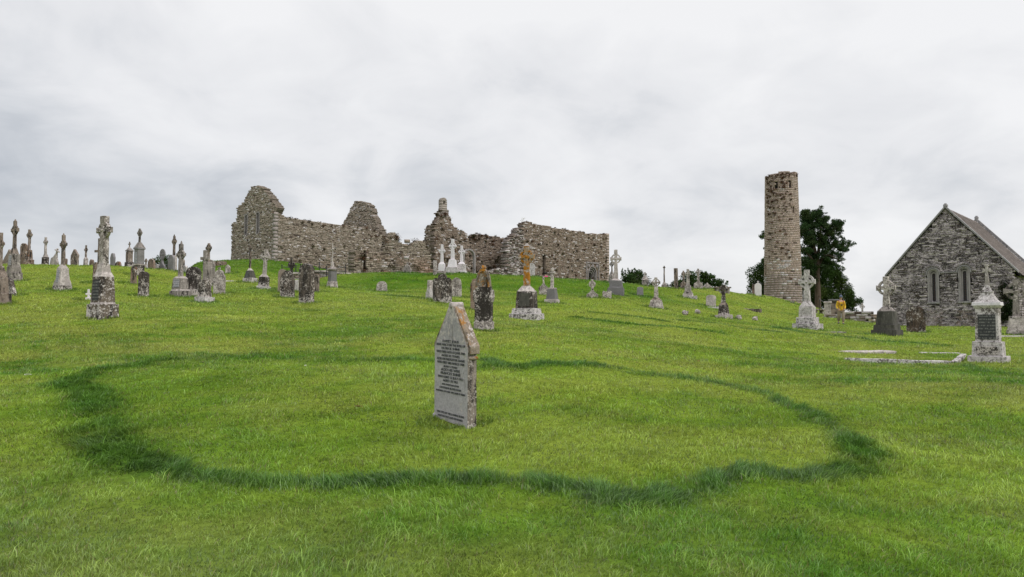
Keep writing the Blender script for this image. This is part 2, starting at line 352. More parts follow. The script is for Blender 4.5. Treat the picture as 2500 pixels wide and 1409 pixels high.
# ---------------------------------------------------------------- stone materials
def stone(name, base, base2, lichen=.35, dark=.3, orange=0.0, foot=0.0, scale=1.0, lcol=(.64, .62, .575), dcol=(.035, .032, .028), ocol=(.52, .22, .03), attr=False, streak=0.0, rough=.95, spots=.45, pits=.5, flat=False, top=0.0):
    m, t, o = mat_new(name); lk = t.links.new
    tc = N(t, 'ShaderNodeTexCoord'); oi = N(t, 'ShaderNodeObjectInfo')
    rv = N(t, 'ShaderNodeVectorMath', operation='SCALE', inp={0: (37.0, 19.0, 53.0)}); lk(oi.outputs['Random'], rv.inputs['Scale'])
    add = N(t, 'ShaderNodeVectorMath', operation='ADD'); lk(tc.outputs['Object'], add.inputs[0]); lk(rv.outputs[0], add.inputs[1])
    def noise(sc, det, ro=.6, vec=None, dist=0.0):
        n = N(t, 'ShaderNodeTexNoise', inp={'Scale': sc*scale, 'Detail': det, 'Roughness': ro, 'Distortion': dist}); lk(vec or add.outputs[0], n.inputs['Vector']); return n
    def mth(op, a, b=None, clamp=False):
        n = N(t, 'ShaderNodeMath', operation=op, use_clamp=clamp)
        for i, x in enumerate((a, b)):
            if x is None: continue
            if isinstance(x, (int, float)): n.inputs[i].default_value = x
            else: lk(x, n.inputs[i])
        return n.outputs[0]
    def mapr(a, f0, f1, t0=0.0, t1=1.0):
        n = N(t, 'ShaderNodeMapRange', inp={'From Min': f0, 'From Max': f1, 'To Min': t0, 'To Max': t1}); lk(a, n.inputs[0]); return n.outputs[0]
    def mix(f, a, b):
        n = N(t, 'ShaderNodeMix', data_type='RGBA', blend_type='MIX')
        if isinstance(f, (int, float)): n.inputs[0].default_value = f
        else: lk(f, n.inputs[0])
        for i, x in ((6, a), (7, b)):
            if isinstance(x, tuple): n.inputs[i].default_value = (*x, 1)
            else: lk(x, n.inputs[i])
        return n.outputs[2]
    sepz = N(t, 'ShaderNodeSeparateXYZ'); lk(tc.outputs['Object'], sepz.inputs[0])
    nA = noise(2.1, 7, .62); nB = noise(23, 8, .7); nC = noise(.9, 4, .5)
    if attr:
        ca = N(t, 'ShaderNodeVertexColor', layer_name='Col'); c0 = ca.outputs[0]
    else:
        c0 = mix(mapr(nA.outputs[0], .35, .65), base, base2)
    sc_ = N(t, 'ShaderNodeVectorMath', operation='SCALE'); lk(c0, sc_.inputs[0]); lk(mth('MULTIPLY', mapr(nB.outputs[0], .3, .7, .68, 1.22), mapr(sepz.outputs[2], .95, 1.4, 1.0, 1.0-top*.35)), sc_.inputs['Scale'])
    col = sc_.outputs[0]
    # dark stains, drawn out downwards
    mp = N(t, 'ShaderNodeMapping', inp={'Scale': (1.0, 1.0, .28)}); lk(add.outputs[0], mp.inputs[0])
    nD = noise(5.2, 7, .68, mp.outputs[0], .4)
    col = mix(mapr(nD.outputs[0], .66-dark*.42, .76-dark*.42), col, dcol)
    # pale crusts
    ds = N(t, 'ShaderNodeVectorMath', operation='SCALE', inp={'Scale': .09/scale}); lk(nB.outputs['Color'], ds.inputs[0])
    wv = N(t, 'ShaderNodeVectorMath', operation='ADD'); lk(add.outputs[0], wv.inputs[0]); lk(ds.outputs[0], wv.inputs[1])
    footm = mapr(sepz.outputs[2], .0, .45, foot*.75, 0.0)
    nE = noise(1.7, 4, .6, None, .3); mpf = N(t, 'ShaderNodeMapping', inp={'Scale': (1.5, 1.5, 6.0) if flat else (1, 1, 1)}); lk(wv.outputs[0], mpf.inputs[0]); nF = noise(9.5, 9, .78, mpf.outputs[0]); nP = noise(13, 9, .82)
    dens = mth('ADD', mapr(nE.outputs[0], .3, .7, lichen-.28, lichen+.28), mth('ADD', footm, mapr(sepz.outputs[2], .85, 1.35, 0.0, top)))
    patch = mapr(mth('ADD', nF.outputs[0], mth('MULTIPLY', dens, .27)), .665, .70)
    vo = N(t, 'ShaderNodeTexVoronoi', inp={'Scale': 11.0*scale, 'Randomness': 1.0}); lk(wv.outputs[0], vo.inputs['Vector'])
    vo2 = N(t, 'ShaderNodeTexVoronoi', inp={'Scale': 27.0*scale, 'Randomness': 1.0}); lk(wv.outputs[0], vo2.inputs['Vector'])
    sp1 = mapr(mth('SUBTRACT', mth('MULTIPLY', dens, spots*.75), vo.outputs['Distance']), -.02, .03)
    sp2 = mapr(mth('SUBTRACT', mth('MULTIPLY', dens, spots*.8), vo2.outputs['Distance']), -.02, .04)
    lm = mth('MAXIMUM', patch, mth('MAXIMUM', sp1, sp2), True)
    lc = mix(mapr(nB.outputs[0], .3, .7), tuple(x*.78 for x in lcol), lcol)
    col = mix(lm, col, lc)
    col = mix(mapr(nP.outputs[0], .70-pits*.22, .76-pits*.22), col, tuple(x*1.3 for x in dcol))
    if orange > 0:
        nO = noise(2.3, 6, .7, wv.outputs[0], .3)
        oc = mix(mapr(nB.outputs[0], .35, .6), tuple(x*.45 for x in ocol), ocol)
        col = mix(mapr(nO.outputs[0], .66-orange*.4, .72-orange*.4), col, oc)
    vt = N(t, 'ShaderNodeVectorMath', operation='MULTIPLY', inp={1: (1.03, .955, .985)}); lk(col, vt.inputs[0]); col = vt.outputs[0]
    b = N(t, 'ShaderNodeBsdfPrincipled', inp={'Roughness': rough}); b.inputs['Specular IOR Level'].default_value = .2
    lk(col, b.inputs['Base Color'])
    hgt = mth('ADD', mth('MULTIPLY', nB.outputs[0], .6), mth('MULTIPLY', lm, .35))
    bp = N(t, 'ShaderNodeBump', inp={'Strength': .55, 'Distance': .012}); lk(hgt, bp.inputs['Height']); lk(bp.outputs[0], b.inputs['Normal'])
    lk(b.outputs[0], o.inputs[0])
    return m
def plain(name, col, rough=.8, metal=0.0, var=.2, sc=20):
    m, t, o = mat_new(name); b = N(t, 'ShaderNodeBsdfPrincipled', inp={'Roughness': rough, 'Metallic': metal})
    tc = N(t, 'ShaderNodeTexCoord'); n = N(t, 'ShaderNodeTexNoise', inp={'Scale': sc, 'Detail': 5.0}); t.links.new(tc.outputs['Object'], n.inputs['Vector'])
    mr = N(t, 'ShaderNodeMapRange', inp={'From Min': .3, 'From Max': .7, 'To Min': 1-var, 'To Max': 1+var}); t.links.new(n.outputs[0], mr.inputs[0])
    s = N(t, 'ShaderNodeVectorMath', operation='SCALE', inp={0: col}); t.links.new(mr.outputs[0], s.inputs['Scale']); t.links.new(s.outputs[0], b.inputs['Base Color'])
    t.links.new(b.outputs[0], o.inputs[0]); return m
MT = {
 'grey':   stone('lichened_grey_stone', (.22, .21, .19), (.30, .285, .26), .34, .36),
 'pale':   stone('pale_lichened_stone', (.34, .325, .30), (.42, .40, .37), .55, .22),
 'brown':  stone('brown_weathered_stone', (.21, .175, .14), (.29, .255, .215), .28, .42),
 'rust':   stone('rusty_brown_stone', (.20, .15, .11), (.27, .22, .17), .30, .38, orange=.16, ocol=(.26, .11, .05)),
 'white': stone('whitened_stone', (.50, .50, .48), (.62, .62, .60), .50, .26, lcol=(.72, .72, .70), dcol=(.12, .115, .10), pits=.85),
 'marble': stone('white_marble', (.66, .67, .68), (.76, .77, .78), .3, .04, lcol=(.8, .8, .8), pits=0.0),
 'blotch': stone('dark_blotched_stone', (.105, .09, .075), (.17, .15, .125), .38, .6, foot=.5, spots=.55, pits=.8),
 'black':  stone('blackened_stone', (.045, .042, .038), (.09, .08, .07), .36, .66, foot=.9, spots=.62),
 'dark':   stone('dark_limestone', (.075, .078, .07), (.11, .11, .095), .02, .35, dcol=(.05, .052, .045), pits=0.0),
 'blue':   stone('smooth_grey_limestone', (.20, .205, .205), (.26, .265, .265), .06, .10, dcol=(.12, .12, .12), pits=0.0),
 'slate':  stone('slate_grey_granite', (.16, .165, .165), (.20, .205, .205), .02, .08, dcol=(.1, .1, .1), pits=0.0),
 'speck':  stone('speckled_stone', (.17, .155, .14), (.26, .24, .22), .58, .35, scale=1.6, spots=.62),
 'orange': stone('orange_lichened_stone', (.25, .22, .16), (.33, .29, .21), .42, .25, orange=.47, ocol=(.46, .21, .025), pits=.5),
 'orangeb': stone('stone_with_orange_patches', (.22, .20, .15), (.31, .28, .22), .42, .45, orange=.36, ocol=(.46, .21, .025), pits=.6),
 'great':  stone('dark_stone_with_white_patches', (.105, .09, .07), (.20, .175, .14), .46, .40, lcol=(.66, .65, .62), scale=.75, spots=.8, pits=.5),
 'edge':  stone('grey_brown_lichened_edge', (.22, .20, .165), (.31, .285, .24), .40, .40, scale=1.6, spots=.55, pits=.6),
 'crust':  stone('pale_crusted_shaft', (.21, .195, .165), (.32, .305, .27), .60, .40, scale=.9, spots=.7, pits=.75),
 'umber':  stone('brown_black_stone', (.07, .052, .038), (.12, .092, .07), .30, .5, foot=.35, spots=.55, pits=.6),
 'whiteb': stone('white_crusted_dark_stone', (.12, .11, .10), (.24, .225, .205), .62, .34, lcol=(.70, .70, .68), pits=.7, spots=.75),
 'wfoot': stone('white_crusted_step', (.20, .195, .185), (.36, .35, .33), .80, .22, lcol=(.68, .68, .67), pits=.9, spots=.6),
 'panel0':  stone('pale_grey_panel', (.33, .35, .37), (.38, .40, .42), .02, .02, dcol=(.25, .25, .27), pits=0.0),
 'dpanel0': stone('dark_panel', (.045, .05, .052), (.065, .07, .07), .02, .02, dcol=(.03, .03, .03), pits=0.0),
 'face':   stone('cement_grey_face', (.40, .405, .41), (.47, .475, .475), .24, .14, dcol=(.13, .125, .11), spots=.5, top=.6, scale=1.5),
 'faceside': stone('brown_lichened_edge', (.20, .165, .115), (.31, .275, .21), .38, .34, orange=.36, scale=1.6, ocol=(.40, .21, .055), spots=.5),
}

def lettered(src, ink):
    m = MT[src].copy(); t = m.node_tree; b = next(n for n in t.nodes if n.type == 'BSDF_PRINCIPLED'); l0 = b.inputs['Base Color'].links[0].from_socket
    tc = next(n for n in t.nodes if n.type == 'TEX_COORD'); sp = N(t, 'ShaderNodeSeparateXYZ'); t.links.new(tc.outputs['Object'], sp.inputs[0])
    def m_(op, a, b_):
        n = N(t, 'ShaderNodeMath', operation=op)
        for i, x in enumerate((a, b_)):
            if isinstance(x, (int, float)): n.inputs[i].default_value = x
            else: t.links.new(x, n.inputs[i])
        return n.outputs[0]
    row = m_('FRACT', m_('MULTIPLY', sp.outputs[2], 11.0), 0); on = m_('GREATER_THAN', row, .55)
    mp = N(t, 'ShaderNodeMapping', inp={'Scale': (34, 34, 11)}); t.links.new(tc.outputs['Object'], mp.inputs[0])
    no = N(t, 'ShaderNodeTexNoise', inp={'Scale': 1.0, 'Detail': 2.0}); t.links.new(mp.outputs[0], no.inputs['Vector'])
    k = m_('MULTIPLY', on, m_('MULTIPLY', m_('GREATER_THAN', no.outputs[0], .47), .7))
    mx = N(t, 'ShaderNodeMix', data_type='RGBA'); t.links.new(k, mx.inputs[0]); t.links.new(l0, mx.inputs[6]); mx.inputs[7].default_value = (*ink, 1); t.links.new(mx.outputs[2], b.inputs['Base Color']); return m
MT['panel'] = lettered('panel0', (.10, .11, .12)); MT['dpanel'] = lettered('dpanel0', (.22, .22, .21))
# ---------------------------------------------------------------- stone shapes
def frustum(bm, cx, cy, z0, z1, w0, d0, w1, d1, jit=0.0):
    vs = []
    for z, w_, d_ in ((z0, w0, d0), (z1, w1, d1)):
        for sx, sy in ((-1, -1), (1, -1), (1, 1), (-1, 1)):
            vs.append(bm.verts.new((cx+sx*w_/2+random.uniform(-jit, jit), cy+sy*d_/2+random.uniform(-jit, jit), z+random.uniform(-jit, jit))))
    for f in ((3, 2, 1, 0), (4, 5, 6, 7), (0, 1, 5, 4), (1, 2, 6, 5), (2, 3, 7, 6), (3, 0, 4, 7)): bm.faces.new([vs[i] for i in f])
    return vs
def prism(bm, pts, y0, y1):
    a = [bm.verts.new((x, y0, z)) for x, z in pts]; b = [bm.verts.new((x, y1, z)) for x, z in pts]; n = len(pts)
    bm.faces.new(a); bm.faces.new(b[::-1])
    for i in range(n): bm.faces.new((a[i], b[i], b[(i+1) % n], a[(i+1) % n]))
def weather(bm, step, amp, bev=.012, seed=0):
    bmesh.ops.recalc_face_normals(bm, faces=bm.faces)
    if bev > 0: bmesh.ops.bevel(bm, geom=[e for e in bm.edges if e.calc_face_angle(0) > .3], offset=bev, segments=1, affect='EDGES', clamp_overlap=True)
    xs = [v.co for v in bm.verts]
    for ax in range(3):
        lo = min(c[ax] for c in xs); hi = max(c[ax] for c in xs); n = int((hi-lo)/step)
        n = min(n, 40)
        no = Vector((0, 0, 0)); no[ax] = 1
        for k in range(1, n):
            p = Vector((0, 0, 0)); p[ax] = lo+(hi-lo)*k/n + .0013
            bmesh.ops.bisect_plane(bm, geom=bm.verts[:]+bm.edges[:]+bm.faces[:], plane_co=p, plane_no=no, dist=1e-4)
    off = Vector((seed*3.1, seed*1.7, seed*.9))
    for v in bm.verts:
        q = v.co*(1.1/step*.35)+off
        v.co += Vector(mnoise.noise_vector(q))*amp + Vector(mnoise.noise_vector(v.co*2.2+off))*amp*1.2
_sd = [0]
def finish(name, bm, mat, root, s, amp=1.0):
    """weather with detail that suits the distance"""
    _sd[0] += 1
    weather(bm, max(.07, s*7), min(.012, .35*s+.003)*amp, min(.02, max(.006, .5*s)), _sd[0])
    return bm_obj(name, bm, MT[mat], root)

def view_phi(x, y): return math.degrees(math.atan2(x, y))
def arcs(cx, cz, r, a0, a1, n): return [(cx+r*math.cos(math.radians(a0+(a1-a0)*i/n)), cz+r*math.sin(math.radians(a0+(a1-a0)*i/n))) for i in range(n+1)]
def top_outline(kind, w, h, seg=10):
    """outline of an upright slab, from lower left round to lower right; x centred"""
    r = w/2
    if kind == 'round': p = arcs(0, h-r, r, 180, 0, seg+4)
    elif kind == 'low': p = [(-r+.0, h-w*.28)] + [(r*math.cos(math.radians(180-180*i/seg)), h-w*.28+w*.28*math.sin(math.radians(180-180*i/seg))) for i in range(1, seg)] + [(r, h-w*.28)]
    elif kind == 'shoulder': p = [(-r, h-w*.62), (-r*.86, h-w*.5)] + arcs(0, h-w*.36, w*.36, 180, 0, seg) + [(r*.86, h-w*.5), (r, h-w*.62)]
    elif kind == 'gothic':
        p = [(-r, h-w*.75)]
        for i in range(1, seg): a = i/seg; p.append((-r*(1-a)**.75 if 0 else -r*math.cos(a*math.pi/2)**1.1, h-w*.75+w*.75*math.sin(a*math.pi/2)**1.0*.94+.06*w*.75*a))
        p += [(0, h)] + [(-x, z) for x, z in p[::-1]]
    elif kind == 'gable': p = [(-r, h-w*.5), (0, h), (r, h-w*.5)]
    elif kind == 'ogee': p = [(-r, h-w*.55), (-r*.92, h-w*.5), (-r*.45, h-w*.33), (-r*.2, h-w*.12), (-r*.12, h), (r*.12, h), (r*.2, h-w*.12), (r*.45, h-w*.33), (r*.92, h-w*.5), (r, h-w*.55)]
    elif kind == 'trefoil': p = [(-r, h-w*.6)] + arcs(-r*.66, h-w*.42, r*.34, 190, 60, 5) + arcs(0, h-w*.27, r*.5, 160, 20, 7) + arcs(r*.66, h-w*.42, r*.34, 120, -10, 5) + [(r, h-w*.6)]
    elif kind == 'scroll': p = [(-r, h-w*.12)] + arcs(-r*.78, h-w*.14, r*.2, 170, 20, 4) + [(-r*.4, h-w*.16), (0, h-w*.08), (r*.4, h-w*.16)] + arcs(r*.78, h-w*.14, r*.2, 160, 10, 4) + [(r, h-w*.12)]
    else: p = [(-r, h), (r, h)]
    return [(-r*1.0, -.35)] + p + [(r*1.0, -.35)]

def cross_parts(root, z0, z1, zarm, span, ws, style, mat, s, t=None, wtop=None, name='cross'):
    """z0..z1 height range, span arm to arm, ws shaft width at foot"""
    wt = wtop or ws*.74; t = t or ws*.62; hh = z1-zarm
    bm = bmesh.new(); ah = min(wt*1.0, (z1-zarm)*.62); h2 = span/2
    if style == 'latin':
        a = ah*.5
        pts = [(-ws/2, z0), (ws/2, z0), (wt/2, zarm-a), (h2, zarm-a), (h2, zarm+a), (wt/2, zarm+a), (wt/2, z1), (-wt/2, z1), (-wt/2, zarm+a), (-h2, zarm+a), (-h2, zarm-a), (-wt/2, zarm-a)]
        prism(bm, pts, -t/2, t/2)
    elif style == 'bud':
        a = ah*.36
        pts = [(-ws/2, z0), (ws/2, z0), (wt*.4, zarm-a*1.5), (h2*.55, zarm-a), (h2*.7, zarm-a*2), (h2, zarm-a*1.2), (h2, zarm+a*1.2), (h2*.7, zarm+a*2), (h2*.55, zarm+a), (wt*.4, zarm+a*1.5),
               (wt*.36, z1-a*2.6), (wt*.75, z1-a*1.6), (wt*.3, z1), (-wt*.3, z1), (-wt*.75, z1-a*1.6), (-wt*.36, z1-a*2.6),
               (-wt*.4, zarm+a*1.5), (-h2*.55, zarm+a), (-h2*.7, zarm+a*2), (-h2, zarm+a*1.2), (-h2, zarm-a*1.2), (-h2*.7, zarm-a*2), (-h2*.55, zarm-a), (-wt*.4, zarm-a*1.5)]
        prism(bm, pts, -t/2, t/2)
    else:
        a0 = min(ah*.42, h2*.21); a1 = a0*1.5; wn = min(wt*.74, h2*.46)
        pts = [(-ws/2, z0), (ws/2, z0), (wt/2, zarm-h2*.88), (wn/2, zarm-a0*1.5), (wn/2+a0*.5, zarm-a0), (h2*.72, zarm-a0), (h2, zarm-a1), (h2, zarm+a1), (h2*.72, zarm+a0), (wn/2+a0*.5, zarm+a0), (wn/2, zarm+a0*1.5),
               (wt/2, min(zarm+h2*.8, z1-.05)), (wt/2*.96, z1), (-wt/2*.96, z1), (-wt/2, min(zarm+h2*.8, z1-.05)),
               (-wn/2, zarm+a0*1.5), (-wn/2-a0*.5, zarm+a0), (-h2*.72, zarm+a0), (-h2, zarm+a1), (-h2, zarm-a1), (-h2*.72, zarm-a0), (-wn/2-a0*.5, zarm-a0), (-wn/2, zarm-a0*1.5), (-wt/2, zarm-h2*.88)]
        prism(bm, pts, -t/2, t/2)
    o = finish(name, bm, mat, root, s, .8)
    if style in ('celtic', 'wheel'):
        bm = bmesh.new(); R = h2*.76; rw = h2*(.12 if style == 'celtic' else .30); n = 24; tr = t*.58
        if style == 'wheel': R = h2*.78
        rings = []
        for i in range(n):
            an = 2*math.pi*i/n; c, s_ = math.cos(an), math.sin(an)
            rings.append([bm.verts.new(((R+dr)*c, yy, zarm+(R+dr)*s_)) for dr, yy in ((-rw, -tr/2), (rw, -tr/2), (rw, tr/2), (-rw, tr/2))])
        for i in range(n):
            a, b = rings[i], rings[(i+1) % n]
            for k in range(4): bm.faces.new((a[k], a[(k+1) % 4], b[(k+1) % 4], b[k]))
        bmesh.ops.recalc_face_normals(bm, faces=bm.faces)
        bm_obj('ring', bm, MT[mat], root)
    if style == 'celtic' and s < .03:       # boss and raised band carved on the shaft
        bm = bmesh.new(); bmesh.ops.create_icosphere(bm, subdivisions=2, radius=wt*.26, matrix=Matrix.Translation((0, -t/2, zarm)) @ Matrix.Diagonal((1, .5, 1, 1)))
        bm_obj('boss', bm, MT[mat], root, True)
    return o

BASES = []
def place(u, vb, D=None):
    if D is None: x, y = hit(u, vb)
    else: x, y = ray(u, vb)[0]*D, D
    return x, y, Hs(x, y)
def base_xf(name, u, vb, D, psi, lean, label, cat, group):
    x, y, z = place(u, vb, D); s = y/F; beta = view_phi(x, y)
    psi = min(max(50, beta+20), beta+64) if psi is None else psi
    phi = math.radians(psi-beta)
    r = empty(name, (x, y, z), -math.radians(psi), math.radians(lean[0]), math.radians(lean[1]))
    tag(r, label, cat, group)
    BASES.append((x, y, s)); return r, y, z, s*math.cos(math.radians(beta)), phi
def monument(u, vb, label, tiers, cross=None, mat='grey', D=None, psi=None, lean=(0, 0), group=None, name='cross_monument', cat='cross', panel=None, cap=None):
    """tiers: (row bottom, row top, px width bottom, px width top, part name[, material])"""
    r, y, zg, s, phi = base_xf(name, u, vb, D, psi, lean, label, cat, group)
    cs = math.cos(phi)+.92*abs(math.sin(phi))
    H0 = lambda v: zat(v, y)-zg
    first = True
    for ti in tiers:
        vb_, vt_, wb, wt, nm = ti[:5]; m = ti[5] if len(ti) > 5 else mat
        z0 = H0(vb_)-(.35 if first else .004); z1 = H0(vt_)
        bm = bmesh.new(); W0, W1 = wb*s/cs, wt*s/cs
        frustum(bm, 0, 0, z0, z1, W0, W0*.92, W1, W1*.92, .3*s)
        finish(nm, bm, m, r, s); first = False
    if panel:
        vb_, vt_, wpx, m = panel; ti = next(t_ for t_ in tiers if t_[0] >= vb_ > t_[1]-.01 or (t_[0] >= vb_ and t_[1] <= vt_))
        z0, z1 = H0(vb_), H0(vt_); zt0, zt1 = H0(ti[0]), H0(ti[1])
        def wat(z): k = (z-zt0)/(zt1-zt0); return (ti[2]*(1-k)+ti[3]*k)*s/cs
        bm = bmesh.new(); f0 = wat(z0)*.46; f1 = wat(z1)*.46; W = wat(z1)*wpx
        vs = [bm.verts.new(p) for p in ((-W/2, -f0-.02, z0), (W/2, -f0-.02, z0), (W/2, -f1-.02, z1), (-W/2, -f1-.02, z1), (-W/2, -f0+.03, z0), (W/2, -f0+.03, z0), (W/2, -f1+.03, z1), (-W/2, -f1+.03, z1))]
        for f in ((0, 1, 2, 3), (4, 7, 6, 5), (0, 4, 5, 1), (1, 5, 6, 2), (2, 6, 7, 3), (3, 7, 4, 0)): bm.faces.new([vs[i] for i in f])
        bm_obj('inscription_panel', bm, MT[m], r)
    if cross:
        v0, v1, varm, span, ws, style = cross[:6]; m = cross[6] if len(cross) > 6 else mat
        wm = ws*s/(math.cos(phi)+.62*abs(math.sin(phi))); t_ = wm*.62
        z0, z1 = H0(v0)-.02, H0(v1)
        sp = (span*s-t_*abs(math.sin(phi)))/max(math.cos(phi), .3); sp = min(max(sp, wm*1.7), (z1-z0)*.62, )
        cross_parts(r, z0, z1, H0(varm), sp, wm, style, m, s, t_)
    if cap:      # small gabled cap above a cross or die: (row bottom,row top,width)
        vb_, vt_, wp = cap; bm = bmesh.new(); W = wp*s/cs
        frustum(bm, 0, 0, H0(vb_)-.01, H0(vt_), W, W*.9, W*.25, W*.2, .2*s); finish('cap', bm, mat, r, s)
    return r
def slab(u, vb, vt, wpx, label, kind='round', mat='blotch', D=None, psi=None, lean=(0, 0), group='upright grave slabs', t=.15, name='headstone', cat='gravestone', top=None, rim=False):
    """an upright slab; wpx = its visible width in photograph pixels"""
    r, y, zg, s, phi = base_xf(name, u, vb, D, psi, lean, label, cat, group)
    z1 = zat(vt, y)-zg; w = (wpx*s-t*abs(math.sin(phi)))/math.cos(phi); w = max(w, .28)
    body = z1 if not top else zat(top[0], y)-zg
    bm = bmesh.new(); prism(bm, top_outline(kind, w, body), -t/2, t/2); finish('slab', bm, mat, r, s)
    if rim:
        bm = bmesh.new(); ol = top_outline(kind, w*.78, body*.93)[1:-1]; ol = [(-w*.39, .25)]+ol+[(w*.39, .25)]
        prism(bm, ol, -t/2-.012, -t/2+.02); bm_obj('face_panel', bm, MT[mat], r)
    if top:     # (row where the cross starts, arm row, span px, style)
        ws = top[4]*s if len(top) > 4 else w*.22
        cross_parts(r, body-.05, z1, zat(top[1], y)-zg, max(top[2]*s/math.cos(phi), ws*1.6), ws, top[3], mat, s, t*.8, ws*.8)
    return r
# ================================================================ graves, left of the ruins
G1 = 'high crosses on the left brow of the hill'; G2 = 'upright grave slabs on the left slope'; G3 = 'graves in front of the ruins'; G4 = 'crosses on the right slope'; G5 = 'white crosses before the ruins'; G6 = 'small lumps of white stone in the grass'
monument(-2, 742, 'tall lichened cross on a tapering plinth cut off at the left edge of the photo',
  [(742, 717, 62, 60, 'base_step'), (717, 676, 48, 40, 'plinth'), (676, 650, 40, 18, 'shoulder')], (650, 568, 596, 20, 12, 'celtic'), 'brown', group=G1)
slab(28, 722, 672, 26, 'dark slab leaning sharply to the right behind the cross at the left edge', 'gable', 'blotch', lean=(0, -24), group=G2)
monument(33, 685, 'tallest grey cross on two dark steps near the left edge', [(685, 666, 44, 44, 'base_step', 'grey'), (666, 652, 38, 36, 'base_step', 'grey'), (652, 620, 33, 29, 'plinth', 'grey'), (620, 606, 24, 13, 'shoulder')],
  (607, 540, 562, 22, 12, 'celtic'), 'brown', group=G1, panel=(648, 625, .5, 'panel'), cap=(541, 535, 9))
slab(14, 642, 610, 22, 'brown slab leaning hard over to the left behind the tallest grey cross', 'flat', 'brown', D=51, lean=(0, 42), group=G2)
slab(57, 643, 594, 19, 'rusty round topped slab between two crosses on the left skyline', 'round', 'rust', D=51, group=G2)
monument(70, 645, 'slender cross on a rough stepped block on the left skyline', [(645, 634, 28, 26, 'base_step', 'rust'), (634, 610, 20, 16, 'plinth', 'rust')], (611, 560, 574, 16, 9, 'celtic'), 'brown', D=51.5, group=G1)
monument(110, 646, 'pale thin ringed cross on a dark plinth on the left skyline', [(650, 628, 21, 18, 'plinth', 'blotch'), (628, 621, 16, 9, 'shoulder')], (622, 579, 591, 13, 8, 'celtic'), 'pale', D=52, group=G1)
slab(130, 648, 604, 22, 'cross topped slab tilting to the right on the left skyline', 'ogee', 'pale', D=51.5, lean=(0, 22), top=(618, 610, 10, 'bud', 4), group=G2)
slab(160, 647, 631, 7, 'stub of a brown slab just behind the brown cross with the flared plinth', 'round', 'rust', D=52, group=G2)
monument(152, 708, 'brown cross on a flared whitish plinth with a rotten dark foot', [(708, 698, 50, 48, 'base_step', 'blotch'), (698, 684, 46, 40, 'plinth', 'pale'), (684, 655, 36, 29, 'plinth', 'pale'), (655, 646, 28, 12, 'shoulder', 'pale')],
  (648, 574, 597, 20, 12, 'celtic'), 'brown', group=G1, panel=(690, 660, .5, 'panel'), cap=(575, 569, 8))
slab(182, 649, 608, 21, 'dark brown slab with a pointed top standing alone on the skyline', 'gable', 'brown', D=51.5, group=G2)
monument(209, 648, 'small short cross on a whitish plinth left of the great cross', [(648, 632, 13, 12, 'plinth', 'pale'), (632, 628, 11, 6, 'shoulder', 'pale')], (630, 599, 610, 10, 6, 'celtic'), 'brown', D=52.5, group=G1)
slab(223, 648, 633, 13, 'low brown rounded stone just left of the great cross', 'round', 'rust', D=52, lean=(0, 8), group=G2)
monument(250, 777, 'great lichen covered high cross on a thick white blotched block, largest on the left',
  [(777, 743, 82, 80, 'base_block', 'great'), (743, 738, 64, 62, 'plinth_ledge', 'pale'), (738, 676, 61, 54, 'plinth', 'great'), (676, 664, 53, 38, 'shoulder', 'pale'), (664, 645, 38, 31, 'shoulder', 'pale')],
  (651, 528, 562, 42, 27, 'celtic'), 'crust', psi=28, group=G1, panel=(734, 684, .66, 'dpanel'))
slab(234, 690, 640, 14, 'rust edged slab showing behind the left side of the great cross', 'round', 'rust', psi=0, group=G2)
monument(240, 700, 'cross standing right behind the great cross, only its left arms showing', [(700, 660, 24, 18, 'plinth')], (662, 582, 613, 24, 9, 'latin'), 'brown', D=30, group=G1)
monument(216, 732, 'small white marble cross low in the grass behind the great cross', [(732, 726, 16, 16, 'base_step', 'marble')], (728, 706, 718, 16, 8, 'latin'), 'marble', psi=-20, group=G1)
slab(275, 652, 618, 14, 'grey narrow slab on the skyline right of the great cross', 'shoulder', 'blue', D=52, group=G2)
slab(288, 652, 638, 16, 'low reddish rounded stone beside the narrow grey slab', 'round', 'rust', D=51.5, lean=(0, 14), group=G2)
monument(315, 652, 'dark pedestal with a small iron coloured cross on its gabled cap', [(652, 640, 24, 23, 'base_step', 'blotch'), (640, 614, 19, 18, 'plinth', 'brown'), (614, 611, 21, 21, 'cornice', 'grey'), (611, 604, 19, 6, 'gable_cap', 'grey')], (606, 590, 596, 8, 4, 'bud'), 'brown', D=52, group=G1)
monument(339, 672, 'tall grey pedestal with gabled cap and ringed cross, right of the dark pedestal', [(672, 648, 29, 28, 'base_step', 'blotch'), (648, 645, 30, 30, 'plinth_ledge', 'pale'), (645, 609, 26, 25, 'plinth', 'blue'), (609, 605, 31, 31, 'cornice', 'blue'), (605, 592, 29, 11, 'gable_cap', 'grey')], (594, 558, 569, 14, 7, 'celtic'), 'grey', group=G1, panel=(643, 616, .66, 'panel'))
slab(326, 693, 650, 16, 'reddish slab with a rounded top in front of the grey pedestal', 'round', 'rust', psi=5, group=G2)
slab(350, 723, 663, 28, 'dark round headed slab blotched with white, below the grey pedestal', 'round', 'blotch', t=.22, psi=10, group=G2)
monument(356, 655, 'tiny ringed cross on the skyline right of the grey pedestal', [(655, 646, 8, 7, 'plinth', 'pale')], (648, 631, 637, 10, 5, 'celtic'), 'brown', D=52, group=G1)
slab(370, 660, 631, 20, 'brown egg shaped stone on the skyline', 'round', 'rust', lean=(0, -6), D=50, group=G2)
slab(384, 657, 645, 10, 'low white stump beside the cross topped slab', 'low', 'white', D=51, group=G2)
slab(396, 658, 609, 18, 'grey slab crowned with a broad ringed cross, in front of a bush', 'ogee', 'blue', D=50.5, top=(636, 621, 12, 'wheel', 6), group=G2)
slab(418, 658, 622, 18, 'grey shouldered slab in front of the thin skyline cross', 'round', 'blue', D=50, group=G2)
